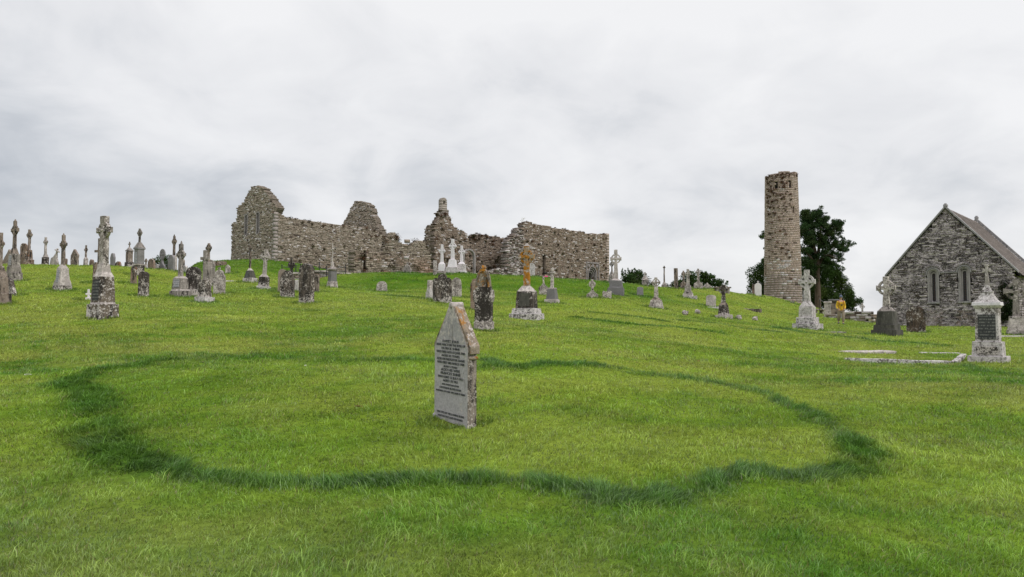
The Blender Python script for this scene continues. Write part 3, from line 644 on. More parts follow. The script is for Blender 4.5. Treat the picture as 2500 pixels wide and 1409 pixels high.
monument(424, 662, 'thin brown cross rising behind the grey shouldered slab', [(662, 624, 20, 14, 'plinth', 'pale')], (625, 577, 590, 14, 8, 'celtic'), 'brown', D=52, group=G1, cap=(578, 572, 6))
slab(447, 652, 632, 9, 'small obelisk stump right of the panelled cross', 'gable', 'brown', D=53, group=G2)
slab(452, 662, 648, 13, 'low white block on the brow right of the panelled cross', 'low', 'white', D=51, group=G2)
monument(440, 724, 'carved cross with a pale inscription panel on its plinth', [(724, 711, 56, 55, 'base_step', 'grey'), (711, 706, 50, 44, 'plinth_ledge', 'pale'), (706, 680, 44, 38, 'plinth', 'grey'), (680, 675, 38, 24, 'shoulder', 'pale')],
  (677, 596, 622, 26, 15, 'celtic'), 'grey', psi=22, group=G1, panel=(702, 683, .7, 'panel'), cap=(597, 588, 9))
slab(472, 724, 651, 39, 'broad blackened slab with a white crusted round top', 'round', 'black', psi=-8, t=.35, group=G2)
monument(499, 738, 'plain lichened cross with square arms on a white flat base', [(738, 725, 52, 50, 'base_step', 'white'), (725, 684, 36, 30, 'plinth', 'blotch')], (685, 611, 631, 25, 13, 'latin'), 'grey', psi=22, group=G1)
monument(508, 700, 'taller dark ringed cross right behind the square armed cross', [(700, 640, 24, 20, 'plinth', 'grey')], (641, 594, 606, 16, 8, 'celtic'), 'brown', group=G1)
slab(514, 694, 634, 22, 'wide grey slab behind the square armed cross', 'shoulder', 'grey', psi=10, group=G2)
slab(535, 717, 652, 31, 'grey lichen speckled slab with a small knob on top', 'shoulder', 'speck', psi=8, top=(659, 655, 5, 'bud', 3), group=G2)
slab(556, 667, 646, 14, 'small grey stone alone on the green mound', 'gable', 'speck', psi=0, group=G2)
# flat slab and scattered stones on the mound
def flat_stone(u, v, wpx, lpx, h, label, mat, name='grave_slab', cat='grave slab', rot=0, D=None, group=None, tilt=0):
    x, y, z = place(u, v, D); s = y/F
    bm = bmesh.new(); frustum(bm, 0, 0, -.2, h, wpx*s, lpx, wpx*s*.97, lpx*.97, .01); weather(bm, .15, .008, .015, 3)
    o = bm_obj(name, bm, MT[mat]); o.location = (x, y, z); o.rotation_euler = (tilt, 0, math.radians(rot)); tag(o, label, cat, group); return o
flat_stone(561, 687, 26, .9, .05, 'flat white slab lying on the grass below the mound', 'white')
flat_stone(538, 648, 26, .7, .35, 'low broken kerb of stones half sunk in the mound', 'rust', 'stone_kerb', 'kerb', rot=10)
monument(610, 689, 'slim tall cross on a black tapered plinth with pale letters', [(689, 679, 38, 37, 'base_step', 'whiteb'), (679, 661, 30, 20, 'plinth', 'dark'), (661, 655, 18, 8, 'shoulder', 'pale')], (657, 598, 606, 11, 6, 'latin'), 'brown', group=G3, psi=30, panel=(678, 664, .7, 'dpanel'))
monument(643, 705, 'white lichened cross leaning slightly right on a half black plinth', [(705, 699, 38, 36, 'base_step', 'white'), (699, 676, 29, 26, 'plinth', 'black'), (676, 670, 24, 14, 'shoulder', 'pale')], (672, 609, 627, 25, 12, 'celtic'), 'pale', psi=20, lean=(0, 4), group=G3)
monument(711, 692, 'weathered wheel headed cross behind the twin dark slabs', [(692, 676, 16, 12, 'plinth')], (678, 628, 647, 18, 9, 'wheel'), 'blotch', psi=10, group=G3)
slab(689, 713, 657, 22, 'narrow grey slab standing just behind the pointed dark slab', 'round', 'brown', psi=-5, group=G3)
slab(701, 725, 660, 37, 'squat dark slab with a pointed white dotted top', 'gothic', 'blotch', psi=6, t=.2, group=G3)
slab(748, 740, 644, 39, 'big round headed slab, black in the middle and white at the foot', 'round', 'blotch', psi=20, t=.3, group=G3)
slab(772, 713, 672, 16, 'thin brown slab peeping out right of the big round headed slab', 'low', 'brown', psi=10, group=G3)
slab(722, 709, 684, 12, 'small white stone between the pointed slab and the big round one', 'flat', 'white', psi=0, group=G3)
monument(811, 701, 'needle thin pillar cross on a grey pedestal with a moulded cap', [(701, 690, 31, 27, 'base_step', 'speck'), (690, 687, 26, 24, 'plinth_ledge', 'pale'), (687, 661, 23, 21, 'plinth', 'slate'), (661, 657, 26, 30, 'cornice', 'grey'), (657, 653, 30, 14, 'cornice', 'grey'), (653, 640, 10, 6, 'shoulder', 'pale')],
  (642, 593, 609, 9, 4, 'bud'), 'pale', group=G3, name='pillar_monument')
slab(932, 711, 686, 27, 'small dark half round stone alone on the grass', 'round', 'speck', psi=0, group=G3)
# ---- cluster before the middle ruins
slab(994, 668, 640, 22, 'grey stone with an urn like knob before the ruin wall', 'shoulder', 'grey', D=57.5, psi=10, top=(646, 643, 6, 'bud', 4), group=G3)
monument(1050, 730, 'white stepped stone half hidden behind the three lobed dark slab', [(730, 712, 24, 22, 'base_step', 'white'), (712, 706, 18, 18, 'base_step', 'white'), (706, 684, 16, 13, 'plinth', 'speck')], None, 'white', group=G3, name='stepped_stone', cat='gravestone')
slab(1114, 725, 678, 26, 'grey round headed slab right of the three lobed dark slab', 'round', 'speck', psi=5, group=G3)
slab(1080, 738, 667, 47, 'dark three lobed slab sprinkled with white lichen', 'trefoil', 'blotch', psi=4, t=.18, group=G3)
slab(1062, 690, 636, 9, 'plain narrow stone post behind the three lobed slab', 'flat', 'speck', psi=5, D=54, group=G3)
slab(1078, 690, 661, 22, 'low altar shaped stone behind the three lobed slab', 'flat', 'speck', psi=5, D=54.5, group=G3)
monument(1079, 668, 'left and lowest white marble cross of the three before the ruins', [(669, 645, 19, 17, 'plinth'), (645, 640, 17, 9, 'shoulder')], (642, 597, 613, 17, 9, 'celtic'), 'marble', D=58, psi=8, group=G5)
monument(1105, 669, 'tallest white marble cross, in the middle of the three', [(669, 653, 36, 33, 'base_step', 'white'), (653, 634, 25, 18, 'plinth')], (636, 584, 601, 20, 11, 'celtic'), 'marble', D=58, psi=10, group=G5)
monument(1127, 669, 'right hand white marble cross of the three with a grey stained plinth', [(669, 662, 28, 27, 'base_step'), (662, 645, 23, 20, 'plinth', 'white'), (645, 640, 20, 10, 'shoulder')], (642, 600, 615, 17, 9, 'celtic'), 'marble', D=58.5, psi=12, group=G5)
slab(1159, 756, 680, 22, 'brown shouldered slab leaning behind the blackened gothic slab', 'shoulder', 'rust', psi=0, group=G3)
monument(1286, 779, 'tall cross crusted with orange lichen on a wide white stepped base', [(779, 766, 87, 86, 'base_step', 'wfoot'), (766, 753, 74, 70, 'base_step', 'wfoot'), (753, 712, 55, 50, 'plinth', 'blotch'), (712, 698, 49, 22, 'shoulder', 'pale')],
  (700, 600, 627, 40, 19, 'celtic', 'orange'), 'pale', psi=20, group=G3, panel=(748, 716, .66, 'dark'), cap=(601, 594, 15))
slab(1298, 677, 643, 17, 'white headstone behind the orange crusted cross', 'round', 'white', D=59, psi=10, group=G3)
slab(1327, 720, 674, 22, 'ogee slab with a stub cross on its tip beside the low ridge', 'ogee', 'speck', psi=5, top=(690, 680, 6, 'latin', 4), group=G3)
monument(1348, 740, 'plain grey cross on a smooth tapered plinth, right of the ogee slab', [(740, 731, 40, 38, 'base_step', 'pale'), (731, 706, 30, 25, 'plinth', 'slate'), (706, 703, 25, 22, 'plinth_ledge', 'grey')], (705, 655, 667, 17, 10, 'celtic'), 'speck', psi=25, group=G3)
slab(1446, 727, 682, 28, 'slab with a diamond shaped cross head in front of the arched doorway', 'ogee', 'speck', psi=5, top=(704, 694, 16, 'wheel', 7), group=G3)
slab(1482, 728, 709, 22, 'squat speckled block with curled corners', 'scroll', 'speck', psi=6, t=.3, group=G3)
monument(1494, 704, 'cross seen behind the tall grey high cross beside the ruin corner', [(704, 676, 18, 16, 'plinth'), (676, 662, 16, 6, 'shoulder')], (663, 636, 645, 12, 5, 'celtic'), 'grey', D=60, group=G4)
monument(1504, 720, 'tall grey high cross with open ring on a smooth battered plinth', [(720, 704, 42, 41, 'base_step', 'slate'), (704, 700, 37, 35, 'plinth_ledge', 'slate'), (700, 685, 33, 30, 'plinth', 'slate'), (685, 681, 24, 14, 'shoulder', 'pale')], (683, 610, 632, 28, 12, 'celtic'), 'pale', psi=12, group=G4)
slab(1563, 722, 700, 16, 'small plain grey headstone with a low rounded top', 'low', 'blue', psi=5, group=G4)
monument(1575, 702, 'grey pedestal with a little cross on top before the left bush', [(702, 684, 16, 15, 'plinth', 'grey'), (684, 674, 17, 6, 'gable_cap', 'speck')], (676, 664, 669, 8, 4, 'bud'), 'grey', D=63, psi=10, group=G4)
monument(1602, 752, 'short ringed cross with a rough flaring block below it', [(752, 748, 36, 35, 'base_step', 'pale'), (748, 733, 34, 28, 'plinth', 'speck'), (733, 727, 27, 14, 'shoulder', 'brown')], (729, 677, 690, 22, 11, 'celtic'), 'speck', psi=12, group=G4)
monument(1622, 703, 'thin distant column topped by a small plain cross', [(703, 695, 16, 14, 'base_step'), (695, 689, 12, 5, 'shoulder')], (691, 649, 653, 6, 4, 'latin', 'brown'), 'grey', D=72, psi=10, group=G4, name='column_cross')
slab(1651, 703, 655, 10, 'tall plain pillar stone standing on the skyline', 'flat', 'brown', D=64, psi=20, t=.3, lean=(0, -1), group=G4, name='standing_stone', cat='pillar')
slab(1669, 703, 661, 15, 'cross headed slab just left of the double stepped cross', 'ogee', 'brown', D=64, psi=10, top=(684, 669, 10, 'wheel', 5), group=G4)
monument(1680, 727, 'grey cross on a rounded drum with two pale steps and a loose kerb', [(727, 717, 28, 26, 'base_step', 'pale'), (717, 712, 22, 21, 'base_step', 'grey'), (712, 697, 17, 15, 'drum', 'grey')], (699, 657, 669, 15, 9, 'celtic'), 'pale', psi=24, group=G4)
flat_stone(1691, 729, 22, .8, .22, 'white topped loose kerb block beside the drum based cross', 'wfoot', 'kerb_stone', 'kerb', rot=-18)
slab(1705, 703, 656, 22, 'ringed cross growing out of a sloping shouldered slab on the skyline', 'ogee', 'speck', D=66, psi=8, top=(682, 664, 13, 'celtic', 6), group=G4)
slab(1727, 706, 690, 22, 'low gabled stone on the skyline left of the table tomb', 'gable', 'speck', D=67, psi=5, group=G4)
slab(1736, 748, 720, 25, 'round headed slab covered with pale lichen, dark stain across it', 'low', 'pale', psi=10, t=.2, group=G4)
flat_stone(1738, 751, 34, .5, .04, 'pale plinth strip at the foot of the pale round headed slab', 'white', 'foot_slab', 'grave slab', rot=-14)
monument(1767, 776, 'dark stubby cross with a closed wheel head and a mossy plinth', [(776, 769, 46, 44, 'base_step', 'pale'), (769, 745, 30, 24, 'plinth', 'blotch'), (745, 739, 23, 14, 'shoulder', 'brown')], (741, 696, 707, 22, 12, 'wheel'), 'blotch', psi=14, group=G4)
for (u, v, lab) in ((1673, 769, 'leftmost lump of white stone in the grass, rounded'), (1703, 766, 'white lump with a dark hollow, second from the left'), (1804, 780, 'dark hearted white lump below the stubby cross'), (1844, 783, 'rightmost lump of white stone in the grass')):
    x, y, z = place(u, v); bm = bmesh.new(); bmesh.ops.create_icosphere(bm, subdivisions=3, radius=.17)
    for vv in bm.verts: vv.co *= 1+.35*mnoise.noise(vv.co*7+Vector((u, 0, 0))); vv.co.z *= .95
    o = bm_obj('loose_stone', bm, MT['speck']); o.location = (x, y, z+.10); tag(o, lab, 'stone', G6)
r = empty('stone_steps', (*hit(1835, 758), 0)); r.location.z = Hs(r.location.x, r.location.y); r.rotation_euler.z = math.radians(-30)
tag(r, 'three dark sunken stone steps in the slope left of the round tower', 'steps')
for i in range(3):
    bm = bmesh.new(); frustum(bm, -.7+i*.62, -.35*i, -.3, .16-i*.03, .62, .5, .58, .46, .02); finish('step', bm, 'brown', r, .02)
# table tomb on the skyline
def table_tomb(u, v, D, wpx, hpx, label, mat='brown', rot=0, leg=True):
    x, y, z = place(u, v, D); s = y/F; r = empty('table_tomb', (x, y, z), math.radians(rot)); tag(r, label, 'tomb')
    W = wpx*s; h = hpx*s
    bm = bmesh.new(); frustum(bm, 0, 0, h-.13, h, W, .95, W*.98, .92, .01); finish('top_slab', bm, mat, r, s)
    for sx in (-1, 1):
        bm = bmesh.new(); frustum(bm, sx*W*.36, 0, -.3, h-.13, .16, .7, .16, .7, .01); finish('leg', bm, 'speck', r, s)
table_tomb(1763, 705, 65, 38, 11, 'flat table tomb on the skyline above the stubby wheel cross')
table_tomb(1998, 748, 70, 22, 11, 'low table tomb in shade behind the white celtic cross')
slab(1851, 724, 686, 17, 'white marble round headed slab with a tiny cross, left of the tower', 'round', 'marble', D=84, psi=14, top=(691, 688, 5, 'latin', 2.5), group=G4)
slab(1841, 722, 694, 9, 'brown narrow slab just left of the white marble slab', 'flat', 'rust', D=85, psi=10, group=G4)
slab(1935, 747, 734, 12, 'small grey urn shaped stone at the foot of the tower', 'round', 'grey', D=88, psi=20, t=.5, group=G4)
monument(1972, 803, 'large white celtic cross with open ring and stepped white base, before the trees', [(803, 790, 79, 76, 'base_step', 'wfoot'), (790, 775, 57, 56, 'base_step', 'wfoot'), (775, 749, 43, 41, 'plinth', 'white'), (749, 737, 40, 21, 'shoulder', 'white')],
  (739, 659, 688, 44, 19, 'celtic', 'white'), 'white', psi=42, group=G4)
monument(2166, 818, 'ringed cross with lichened shaft on a dark stepped plinth beside the chapel', [(818, 805, 81, 79, 'base_step', 'dark'), (805, 793, 67, 65, 'base_step', 'dark'), (793, 760, 56, 47, 'plinth', 'dark'), (760, 750, 46, 24, 'shoulder', 'grey')],
  (752, 675, 703, 50, 21, 'celtic', 'speck'), 'dark', psi=46, group=G4)
slab(2237, 812, 747, 47, 'broad brown black slab with round head before the chapel gable', 'round', 'umber', psi=30, t=.2, group=G4)
monument(2483, 818, 'grey green ringed cross at the right edge in front of the chapel', [(818, 806, 56, 54, 'base_step', 'grey'), (806, 795, 48, 44, 'base_step', 'pale'), (795, 777, 42, 38, 'plinth', 'pale'), (777, 772, 40, 38, 'plinth_ledge', 'grey')],
  (774, 683, 711, 62, 20, 'celtic'), 'grey', psi=30, group=G4)
monument(2106, 782, 'small pale distant celtic cross beyond the yellow jacket', [(782, 768, 16, 14, 'plinth')], (769, 740, 749, 13, 6, 'celtic'), 'pale', D=66, psi=25, group=G4)
# ---- white and black pillar monument near the right edge
u0 = 2415
r = monument(u0, 884, 'white crusted pedestal monument with a dark tablet and a cross finial, near the right edge',
  [(884, 869, 108, 105, 'base_step', 'white'), (869, 834, 83, 80, 'base_block', 'white'), (834, 752, 64, 61, 'plinth', 'whiteb'), (752, 746, 66, 77, 'cornice', 'white'), (746, 738, 79, 77, 'cornice', 'marble'), (738, 732, 66, 54, 'roof_moulding', 'white'),
   (732, 722, 53, 38, 'roof_moulding', 'white'), (722, 714, 36, 31, 'roof_moulding', 'white'), (714, 711, 33, 33, 'roof_moulding', 'wfoot'), (711, 702, 27, 20, 'roof_moulding', 'whiteb'), (702, 696, 15, 12, 'finial_base', 'white')],
  (697, 645, 660, 22, 12, 'bud', 'pale'), 'white', psi=42, group=G4, name='pedestal_monument', cat='monument', panel=(828, 768, .78, 'dpanel'))
ymon = r.location.y; s = ymon/F; zg = r.location.z
bt_ = math.atan2(r.location.x, ymon); ph_ = math.radians(42)-bt_; Wp = 82*s*math.cos(bt_)/(math.cos(ph_)+.92*abs(math.sin(ph_)))
bm = bmesh.new(); prism(bm, [(-.34*Wp, zat(863, ymon)-zg), (.34*Wp, zat(863, ymon)-zg), (.36*Wp, zat(858, ymon)-zg), (.36*Wp, zat(849, ymon)-zg), (.32*Wp, zat(845, ymon)-zg), (-.32*Wp, zat(845, ymon)-zg), (-.36*Wp, zat(850, ymon)-zg), (-.36*Wp, zat(858, ymon)-zg)], -.46*Wp-.035, -.46*Wp+.05)
bm_obj('lower_tablet', bm, MT['black'], r)

# ---- kerbed plot
def kerb_run(pts, label, h=.13, wd=.16, mat='whiteb', name='grave_kerb'):
    P = [hit(*p) for p in pts]; r = empty(name, (P[0][0], P[0][1], Hs(*P[0]))); tag(r, label, 'kerb')
    for a, b in zip(P[:-1], P[1:]):
        L_ = math.hypot(b[0]-a[0], b[1]-a[1]); n = max(1, int(L_/1.3)); an = math.atan2(b[1]-a[1], b[0]-a[0])
        for i in range(n):
            f = (i+.5)/n; x = a[0]+(b[0]-a[0])*f; y = a[1]+(b[1]-a[1])*f; z = Hs(x, y)
            bm = bmesh.new(); frustum(bm, 0, 0, -.3, h, L_/n-.015, wd, L_/n-.02, wd*.94, .004); weather(bm, .15, .006, .01, i)
            o = bm_obj('kerb_stone', bm, MT[mat], r); o.location = (x-P[0][0], y-P[0][1], z-r.location.z); o.rotation_euler = (0, 0, an)
kerb_run([(2060, 878), (2330, 890), (2353, 868)], 'white topped kerb turning a corner beside the pedestal monument', .11)
kerb_run([(2243, 863), (2345, 864)], 'thin far edge of the kerbed plot left of the pedestal monument', .04, .12, 'white')
flat_stone(2112, 861, 136, .55, .06, 'long flat grey ledger slab sunk in the grass beyond the kerb', 'pale')
flat_stone(2470, 822, 90, .3, .05, 'thin pale kerb in the grass at the right edge below the ringed cross', 'white', 'grave_kerb', 'kerb')
flat_stone(2040, 812, 40, .6, .04, 'dark low slab nearly swallowed by grass right of the white celtic cross', 'grey')

# ---- blackened gothic slab with orange head
r, y, zg, s, phi = base_xf('gothic_headstone', 1181, 807, None, 14, (0, 0), 'blackened gothic headstone with an orange lichened arched top and white spotted foot', 'gravestone', G3)
H0 = lambda v: zat(v, y)-zg
W = 41*s; t_ = .24
bm = bmesh.new(); frustum(bm, 0, 0, -.35, H0(786), W*1.12, t_*1.3, W*1.08, t_*1.2, .01); finish('base_block', bm, 'speck', r, s)
bm = bmesh.new(); prism(bm, [(-W/2, H0(786)), (W/2, H0(786)), (W/2, H0(722)), (W*.44, H0(700)), (-W*.44, H0(700)), (-W/2, H0(722))], -t_/2, t_/2); finish('slab', bm, 'black', r, s)
ol = [(-W*.43, H0(702))]+[(-W*.43*math.cos(a*math.pi/2)**.8, H0(702)+(H0(658)-H0(702))*math.sin(a*math.pi/2)) for a in (.12, .25, .4, .55, .7, .85)]+[(0, H0(656))]
ol = ol+[(-x, z) for x, z in ol[-2::-1]]
bm = bmesh.new(); prism(bm, ol, -t_*.42, t_*.42); finish('arched_head', bm, 'orangeb', r, s)
bm = bmesh.new(); inner = [(x*.78, H0(700)+(z-H0(700))*.86) for x, z in ol]
n = len(ol)
for yy0, yy1 in ((-t_*.62, -t_*.36),):
    a = [bm.verts.new((x, yy0, z)) for x, z in ol]; b = [bm.verts.new((x, yy0, z)) for x, z in inner]; c = [bm.verts.new((x, yy1, z)) for x, z in ol]; d = [bm.verts.new((x, yy1, z)) for x, z in inner]
    for i in range(n-1):
        bm.faces.new((a[i], a[i+1], b[i+1], b[i])); bm.faces.new((c[i], d[i], d[i+1], c[i+1])); bm.faces.new((a[i], c[i], c[i+1], a[i+1])); bm.faces.new((b[i], b[i+1], d[i+1], d[i]))
bm_obj('arch_moulding', bm, MT['orangeb'], r)
for sx in (-1, 1):
    bm = bmesh.new(); frustum(bm, sx*W*.5, 0, H0(738), H0(726), W*.10, t_, W*.22, t_*1.15, .004); frustum(bm, sx*W*.5, 0, H0(726), H0(708), W*.20, t_*1.1, W*.16, t_*.9, .004)
    finish('carved_bracket', bm, 'speck', r, s)
bm = bmesh.new(); frustum(bm, 0, 0, H0(660), H0(654), W*.16, t_*.8, W*.26, t_*.9, .003); frustum(bm, 0, 0, H0(654), H0(648), W*.26, t_*.9, W*.14, t_*.5, .003); finish('finial', bm, 'orangeb', r, s)

# ---------------------------------------------------------------- the foreground headstone
x, y = hit(1110, 1030); z = Hs(x, y); PS = 54.0; D0 = y
BASES.append((x, y, y/F*1.4)); r = empty('gabled_headstone', (x, y, z), -math.radians(PS), math.radians(0.5), math.radians(1.0))
tag(r, 'grey gabled headstone with carved inscription and orange lichened right edge, nearest in the foreground', 'gravestone')
W = .82; T_ = .13; zs = zat(848, y)-z; za = zat(742, y)-z; zn = zat(862, y)-z
def _wz(bm, s_=.045, a_=.004, b_=.008): weather(bm, s_, a_, b_, 5)
bm = bmesh.new(); prism(bm, [(-W/2, -.35), (W/2, -.35), (W/2, zs), (.06, za-.035), (-.06, za-.035), (-W/2, zs)], -T_/2, T_/2); _wz(bm, .05, .0025, .005)
def two_mat(name, bm, root, front, side):
    bmesh.ops.recalc_face_normals(bm, faces=bm.faces)
    for f in bm.faces: f.material_index = 0 if f.normal.y < -.8 else 1
    m_ = bpy.data.meshes.new(name); bm.to_mesh(m_); bm.free(); return link_mesh(name, m_, [MT[front], MT[side]], root)
two_mat('slab', bm, r, 'face', 'edge')
# notch and roll at the shoulder, then the projecting gable
bm = bmesh.new(); prism(bm, [(-W/2-.022, zn-.06), (W/2+.022, zn-.06), (W/2+.022, zn-.018), (-W/2-.022, zn-.018)], -T_/2+.012, T_/2+.014); _wz(bm, .05, .003, .012); two_mat('shoulder_roll', bm, r, 'face', 'faceside')
bm = bmesh.new(); ga = [(-W/2-.035, zn+.01), (W/2+.035, zn+.01), (W/2+.035, zs+.035), (.07, za-.03), (-.07, za-.03), (-W/2-.035, zs+.035)]
prism(bm, ga, -T_/2+.012, T_/2+.022); _wz(bm, .045, .003, .006); two_mat('gable', bm, r, 'faceside', 'faceside')
bm = bmesh.new(); prism(bm, arcs(0, za-.018, .042, 0, 330, 11), -T_/2-.008, T_/2+.04); _wz(bm, .05, .002, .004); bm_obj('ridge_roll', bm, MT['pale'], r, True)
bm = bmesh.new(); bmesh.ops.create_icosphere(bm, subdivisions=2, radius=.055, matrix=Matrix.Translation((-W/2-.01, -.03, .02))); bm_obj('chipped_foot', bm, MT['face'], r)
m_ink = plain('weathered_black_lettering', (.10, .102, .105), .9, var=.6, sc=45)
TEXT = [('SWEET JESUS', .052, .40), ('HAVE MERCY ON THE SOUL OF', .050, .70), ('PATRICK SHINE', .050, .44), ('WHO DIED 16TH OF JUNE 1904', .050, .70), ('AGED 65 YEARS', .048, .44), ('ALSO HIS DAUGHTER ANNIE', .050, .68),
        ('WHO DIED 3RD MARCH 1900', .050, .66), ('AGED 5 YEARS', .042, .34), ('ALSO HIS WIFE', .056, .46), ('FRANCES SHINE', .056, .48), ('WHO DIED 23 JULY 1913', .048, .62), ('AGED 78 YRS', .050, .36),
        ('AND THEIR DAUGHTER', .036, .42), ('CATHERINE (KATE) EGAN', .042, .52), ('WHO DIED 11TH MAY 1984, AGED 71 YEARS', .040, .72)]
rows = [836, 849, 861, 874, 885, 898, 910, 921, 934, 948, 959, 970, 981, 992, 1002]
rows = [832+i*(955-832)/14*1.0 for i in range(15)]
TEXT2 = [('ERECTED BY HIS LOVING SONS', .040, .66), ('MARTIN PAT AND EDWARD', .040, .60)]
def add_text(s_, h_, wd_, zc_):
    cu = bpy.data.curves.new('inscription', 'FONT'); cu.body = s_; cu.size = 1.0; cu.align_x = 'CENTER'; cu.extrude = .02; cu.resolution_u = 2
    to = bpy.data.objects.new('inscription', cu); COL.objects.link(to); bpy.context.view_layer.update()
    dg = bpy.context.evaluated_depsgraph_get(); m_ = bpy.data.meshes.new_from_object(to.evaluated_get(dg))
    n = len(m_.vertices); a = np.empty(n*3, np.float32); m_.vertices.foreach_get('co', a); a = a.reshape(-1, 3)
    w0 = a[:, 0].max()-a[:, 0].min(); fx = wd_/w0; fz = h_*1.0/.7
    b = np.stack([a[:, 0]*fx, -T_/2-.004-a[:, 2]*.15, zc_+a[:, 1]*fz], 1)
    m_.vertices.foreach_set('co', b.astype(np.float32).ravel()); link_mesh('inscription_line', m_, m_ink, r)
    bpy.data.objects.remove(to); bpy.data.curves.remove(cu)
for (s_, h_, wd_), v in zip(TEXT, rows): add_text(s_, h_*.60, wd_, zat(v+4, y)-z)
for (s_, h_, wd_), v in zip(TEXT2, (1012, 1021)): add_text(s_, h_*.65, wd_, zat(v, y)-z)
# lichen dots as they sit on the face
# ================================================================ ruins: real coursed rubble, every stone a block
m_masonry = stone('rubble_masonry', (.3, .3, .3), (.3, .3, .3), .20, .06, attr=True, scale=.55, spots=.35, pits=.3, lcol=(.50, .49, .46), dcol=(.05, .042, .034))
m_tower = stone('tower_masonry', (.3, .3, .3), (.3, .3, .3), .08, .06, attr=True, scale=.55, spots=.3, pits=.3, lcol=(.50, .49, .46), dcol=(.07, .058, .046))
m_chapel = stone('chapel_masonry', (.3, .3, .3), (.3, .3, .3), .56, .18, attr=True, scale=.8, spots=.35, pits=.7, flat=True, lcol=(.74, .71, .71), dcol=(.028, .024, .024))
m_dressed = stone('dressed_grey_stone', (.27, .262, .255), (.34, .33, .32), .18, .25, scale=.9, pits=.3)
m_sandy = stone('sandy_dressed_stone', (.30, .25, .20), (.36, .30, .245), .05, .1, scale=.9, pits=.2)
m_surround = stone('pale_window_stone', (.30, .30, .30), (.38, .375, .37), .2, .15, scale=.9, pits=.2)
m_void = plain('dark_interior', (.012, .011, .010), .95)
PAL = {'temple': [(.345, .300, .250), (.305, .262, .215), (.385, .345, .292), (.262, .220, .180), (.355, .305, .252)],
       'brown': [(.300, .245, .203), (.265, .213, .174), (.335, .282, .236), (.222, .176, .145), (.312, .250, .204)],
       'tower': [(.385, .330, .275), (.368, .312, .256), (.40, .35, .295), (.345, .290, .236), (.378, .316, .255)],
       'chapel': [(.080, .076, .076), (.110, .105, .104), (.050, .047, .046), (.17, .16, .16), (.105, .090, .084)],
       'rough': [(.32, .29, .25), (.25, .215, .18), (.44, .43, .41), (.20, .17, .14)]}
PAL['tower'] = [(a*1.0, b*.965, c*1.03) for a, b, c in PAL['tower']]
for k_ in ('temple', 'brown', 'tower'): PAL[k_] = [(a*.985, b*1.025, c*.975) for a, b, c in PAL[k_]]
def inpoly(x, z, P):
    c = False; n = len(P); j = n-1
    for i in range(n):
        xi, zi = P[i]; xj, zj = P[j]
        if (zi > z) != (zj > z) and x < (xj-xi)*(z-zi)/(zj-zi)+xi: c = not c
        j = i
    return c
BOXF = np.array([[3, 2, 1, 0], [4, 5, 6, 7], [0, 1, 5, 4], [1, 2, 6, 5], [2, 3, 7, 6], [3, 0, 4, 7]])
class Stones:
    def __init__(s): s.v = []; s.c = []
    def box(s, p8, col): s.v.append(p8); s.c.append(col)
    def make(s, name, mat, parent):
        v = np.array(s.v, float).reshape(-1, 3); n = len(s.v)
        f = (BOXF[None]+8*np.arange(n)[:, None, None]).reshape(-1)
        c = np.repeat(np.array(s.c), 8, 0)
        o = np_mesh(name, v, f, np.full(n*6, 4), c, mat, parent); return o
def pick(pal, pale=.07, darkp=.05):
    r = random.random()
    if r < pale: b = (.56, .55, .52) if pal != 'chapel' else (.50, .48, .475)
    elif r < pale+darkp: b = (.11, .09, .072)
    else: b = random.choice(PAL[pal])
    k = random.uniform(.84, 1.16); return tuple(x*k for x in b)
def lay(parent, name, A, B, poly, T=.9, pal='temple', ch=(.08, .18), ln=(.12, .40), holes=(), mat=None, prot=.032, pale=.07, gap=.014, jit=.016, tint=None, zlo=None, clip=False):
    """wall from A to B (world xy), outline poly in (distance along, world height); holes are polygons too"""
    A = Vector(A); B = Vector(B); d = (B-A); Lw = d.length; d /= Lw; nrm = Vector((d.y, -d.x))       # outward, towards the viewer
    if nrm.dot(-A) < 0: nrm = -nrm
    zs = [p[1] for p in poly]; xs = [p[0] for p in poly]; z = min(zs) if zlo is None else zlo; zt = max(zs); S_ = Stones(); M_ = Stones()
    holes = [h for h in holes]
    while z < zt:
        h = random.uniform(*ch); x = min(xs)-random.uniform(0, ln[1])
        while x < max(xs):
            l = random.uniform(*ln)*(1.3 if random.random() < .12 else 1); cx = x+l/2; cz = z+h/2
            if inpoly(cx, cz, poly) and not any(inpoly(cx, cz, hh) for hh in holes):
                x0, x1 = max(x, min(xs)-.06), min(x+l, max(xs)+.06)
                if clip:
                    for _ in range(6):
                        if not inpoly(x0, cz, poly): x0 += (cx-x0)*.3
                        if not inpoly(x1, cz, poly): x1 -= (x1-cx)*.3
                for hh in holes:        # trim blocks at an opening's edges
                    if inpoly(x0+.02, cz, hh): x0 = max(x0, min(cx, max(p[0] for p in hh)))
                    if inpoly(x1-.02, cz, hh): x1 = min(x1, max(cx, min(p[0] for p in hh)))
                pf = random.uniform(-prot, prot); pb = random.uniform(-prot, prot)
                col = pick(pal, pale)
                if tint: col = tint(cx, cz, col)
                for (st, g, f, b_, cc, jj) in ((S_, gap, pf, pb, col, jit), (M_, -.004, -prot-.028, -prot-.028, tuple(q*.62 for q in PAL[pal][0]), 0)):
                    p8 = []
                    for zz in (z+g/2, z+h-g/2):
                        for (xx, side) in ((x0+g/2, 0), (x1-g/2, 0), (x1-g/2, 1), (x0+g/2, 1)):
                            off = f if side == 0 else -(T+b_)
                            q = A+d*(xx+random.uniform(-jj, jj))+nrm*(off+random.uniform(-jj, jj)*.6)
                            p8.append((q.x, q.y, zz+random.uniform(-jj, jj)*.7))
                    st.box(p8, cc)
            x += l
        z += h
    n0 = len(M_.v); S_.v += M_.v; S_.c += M_.c
    return S_.make(name, mat or m_masonry, parent), d, nrm
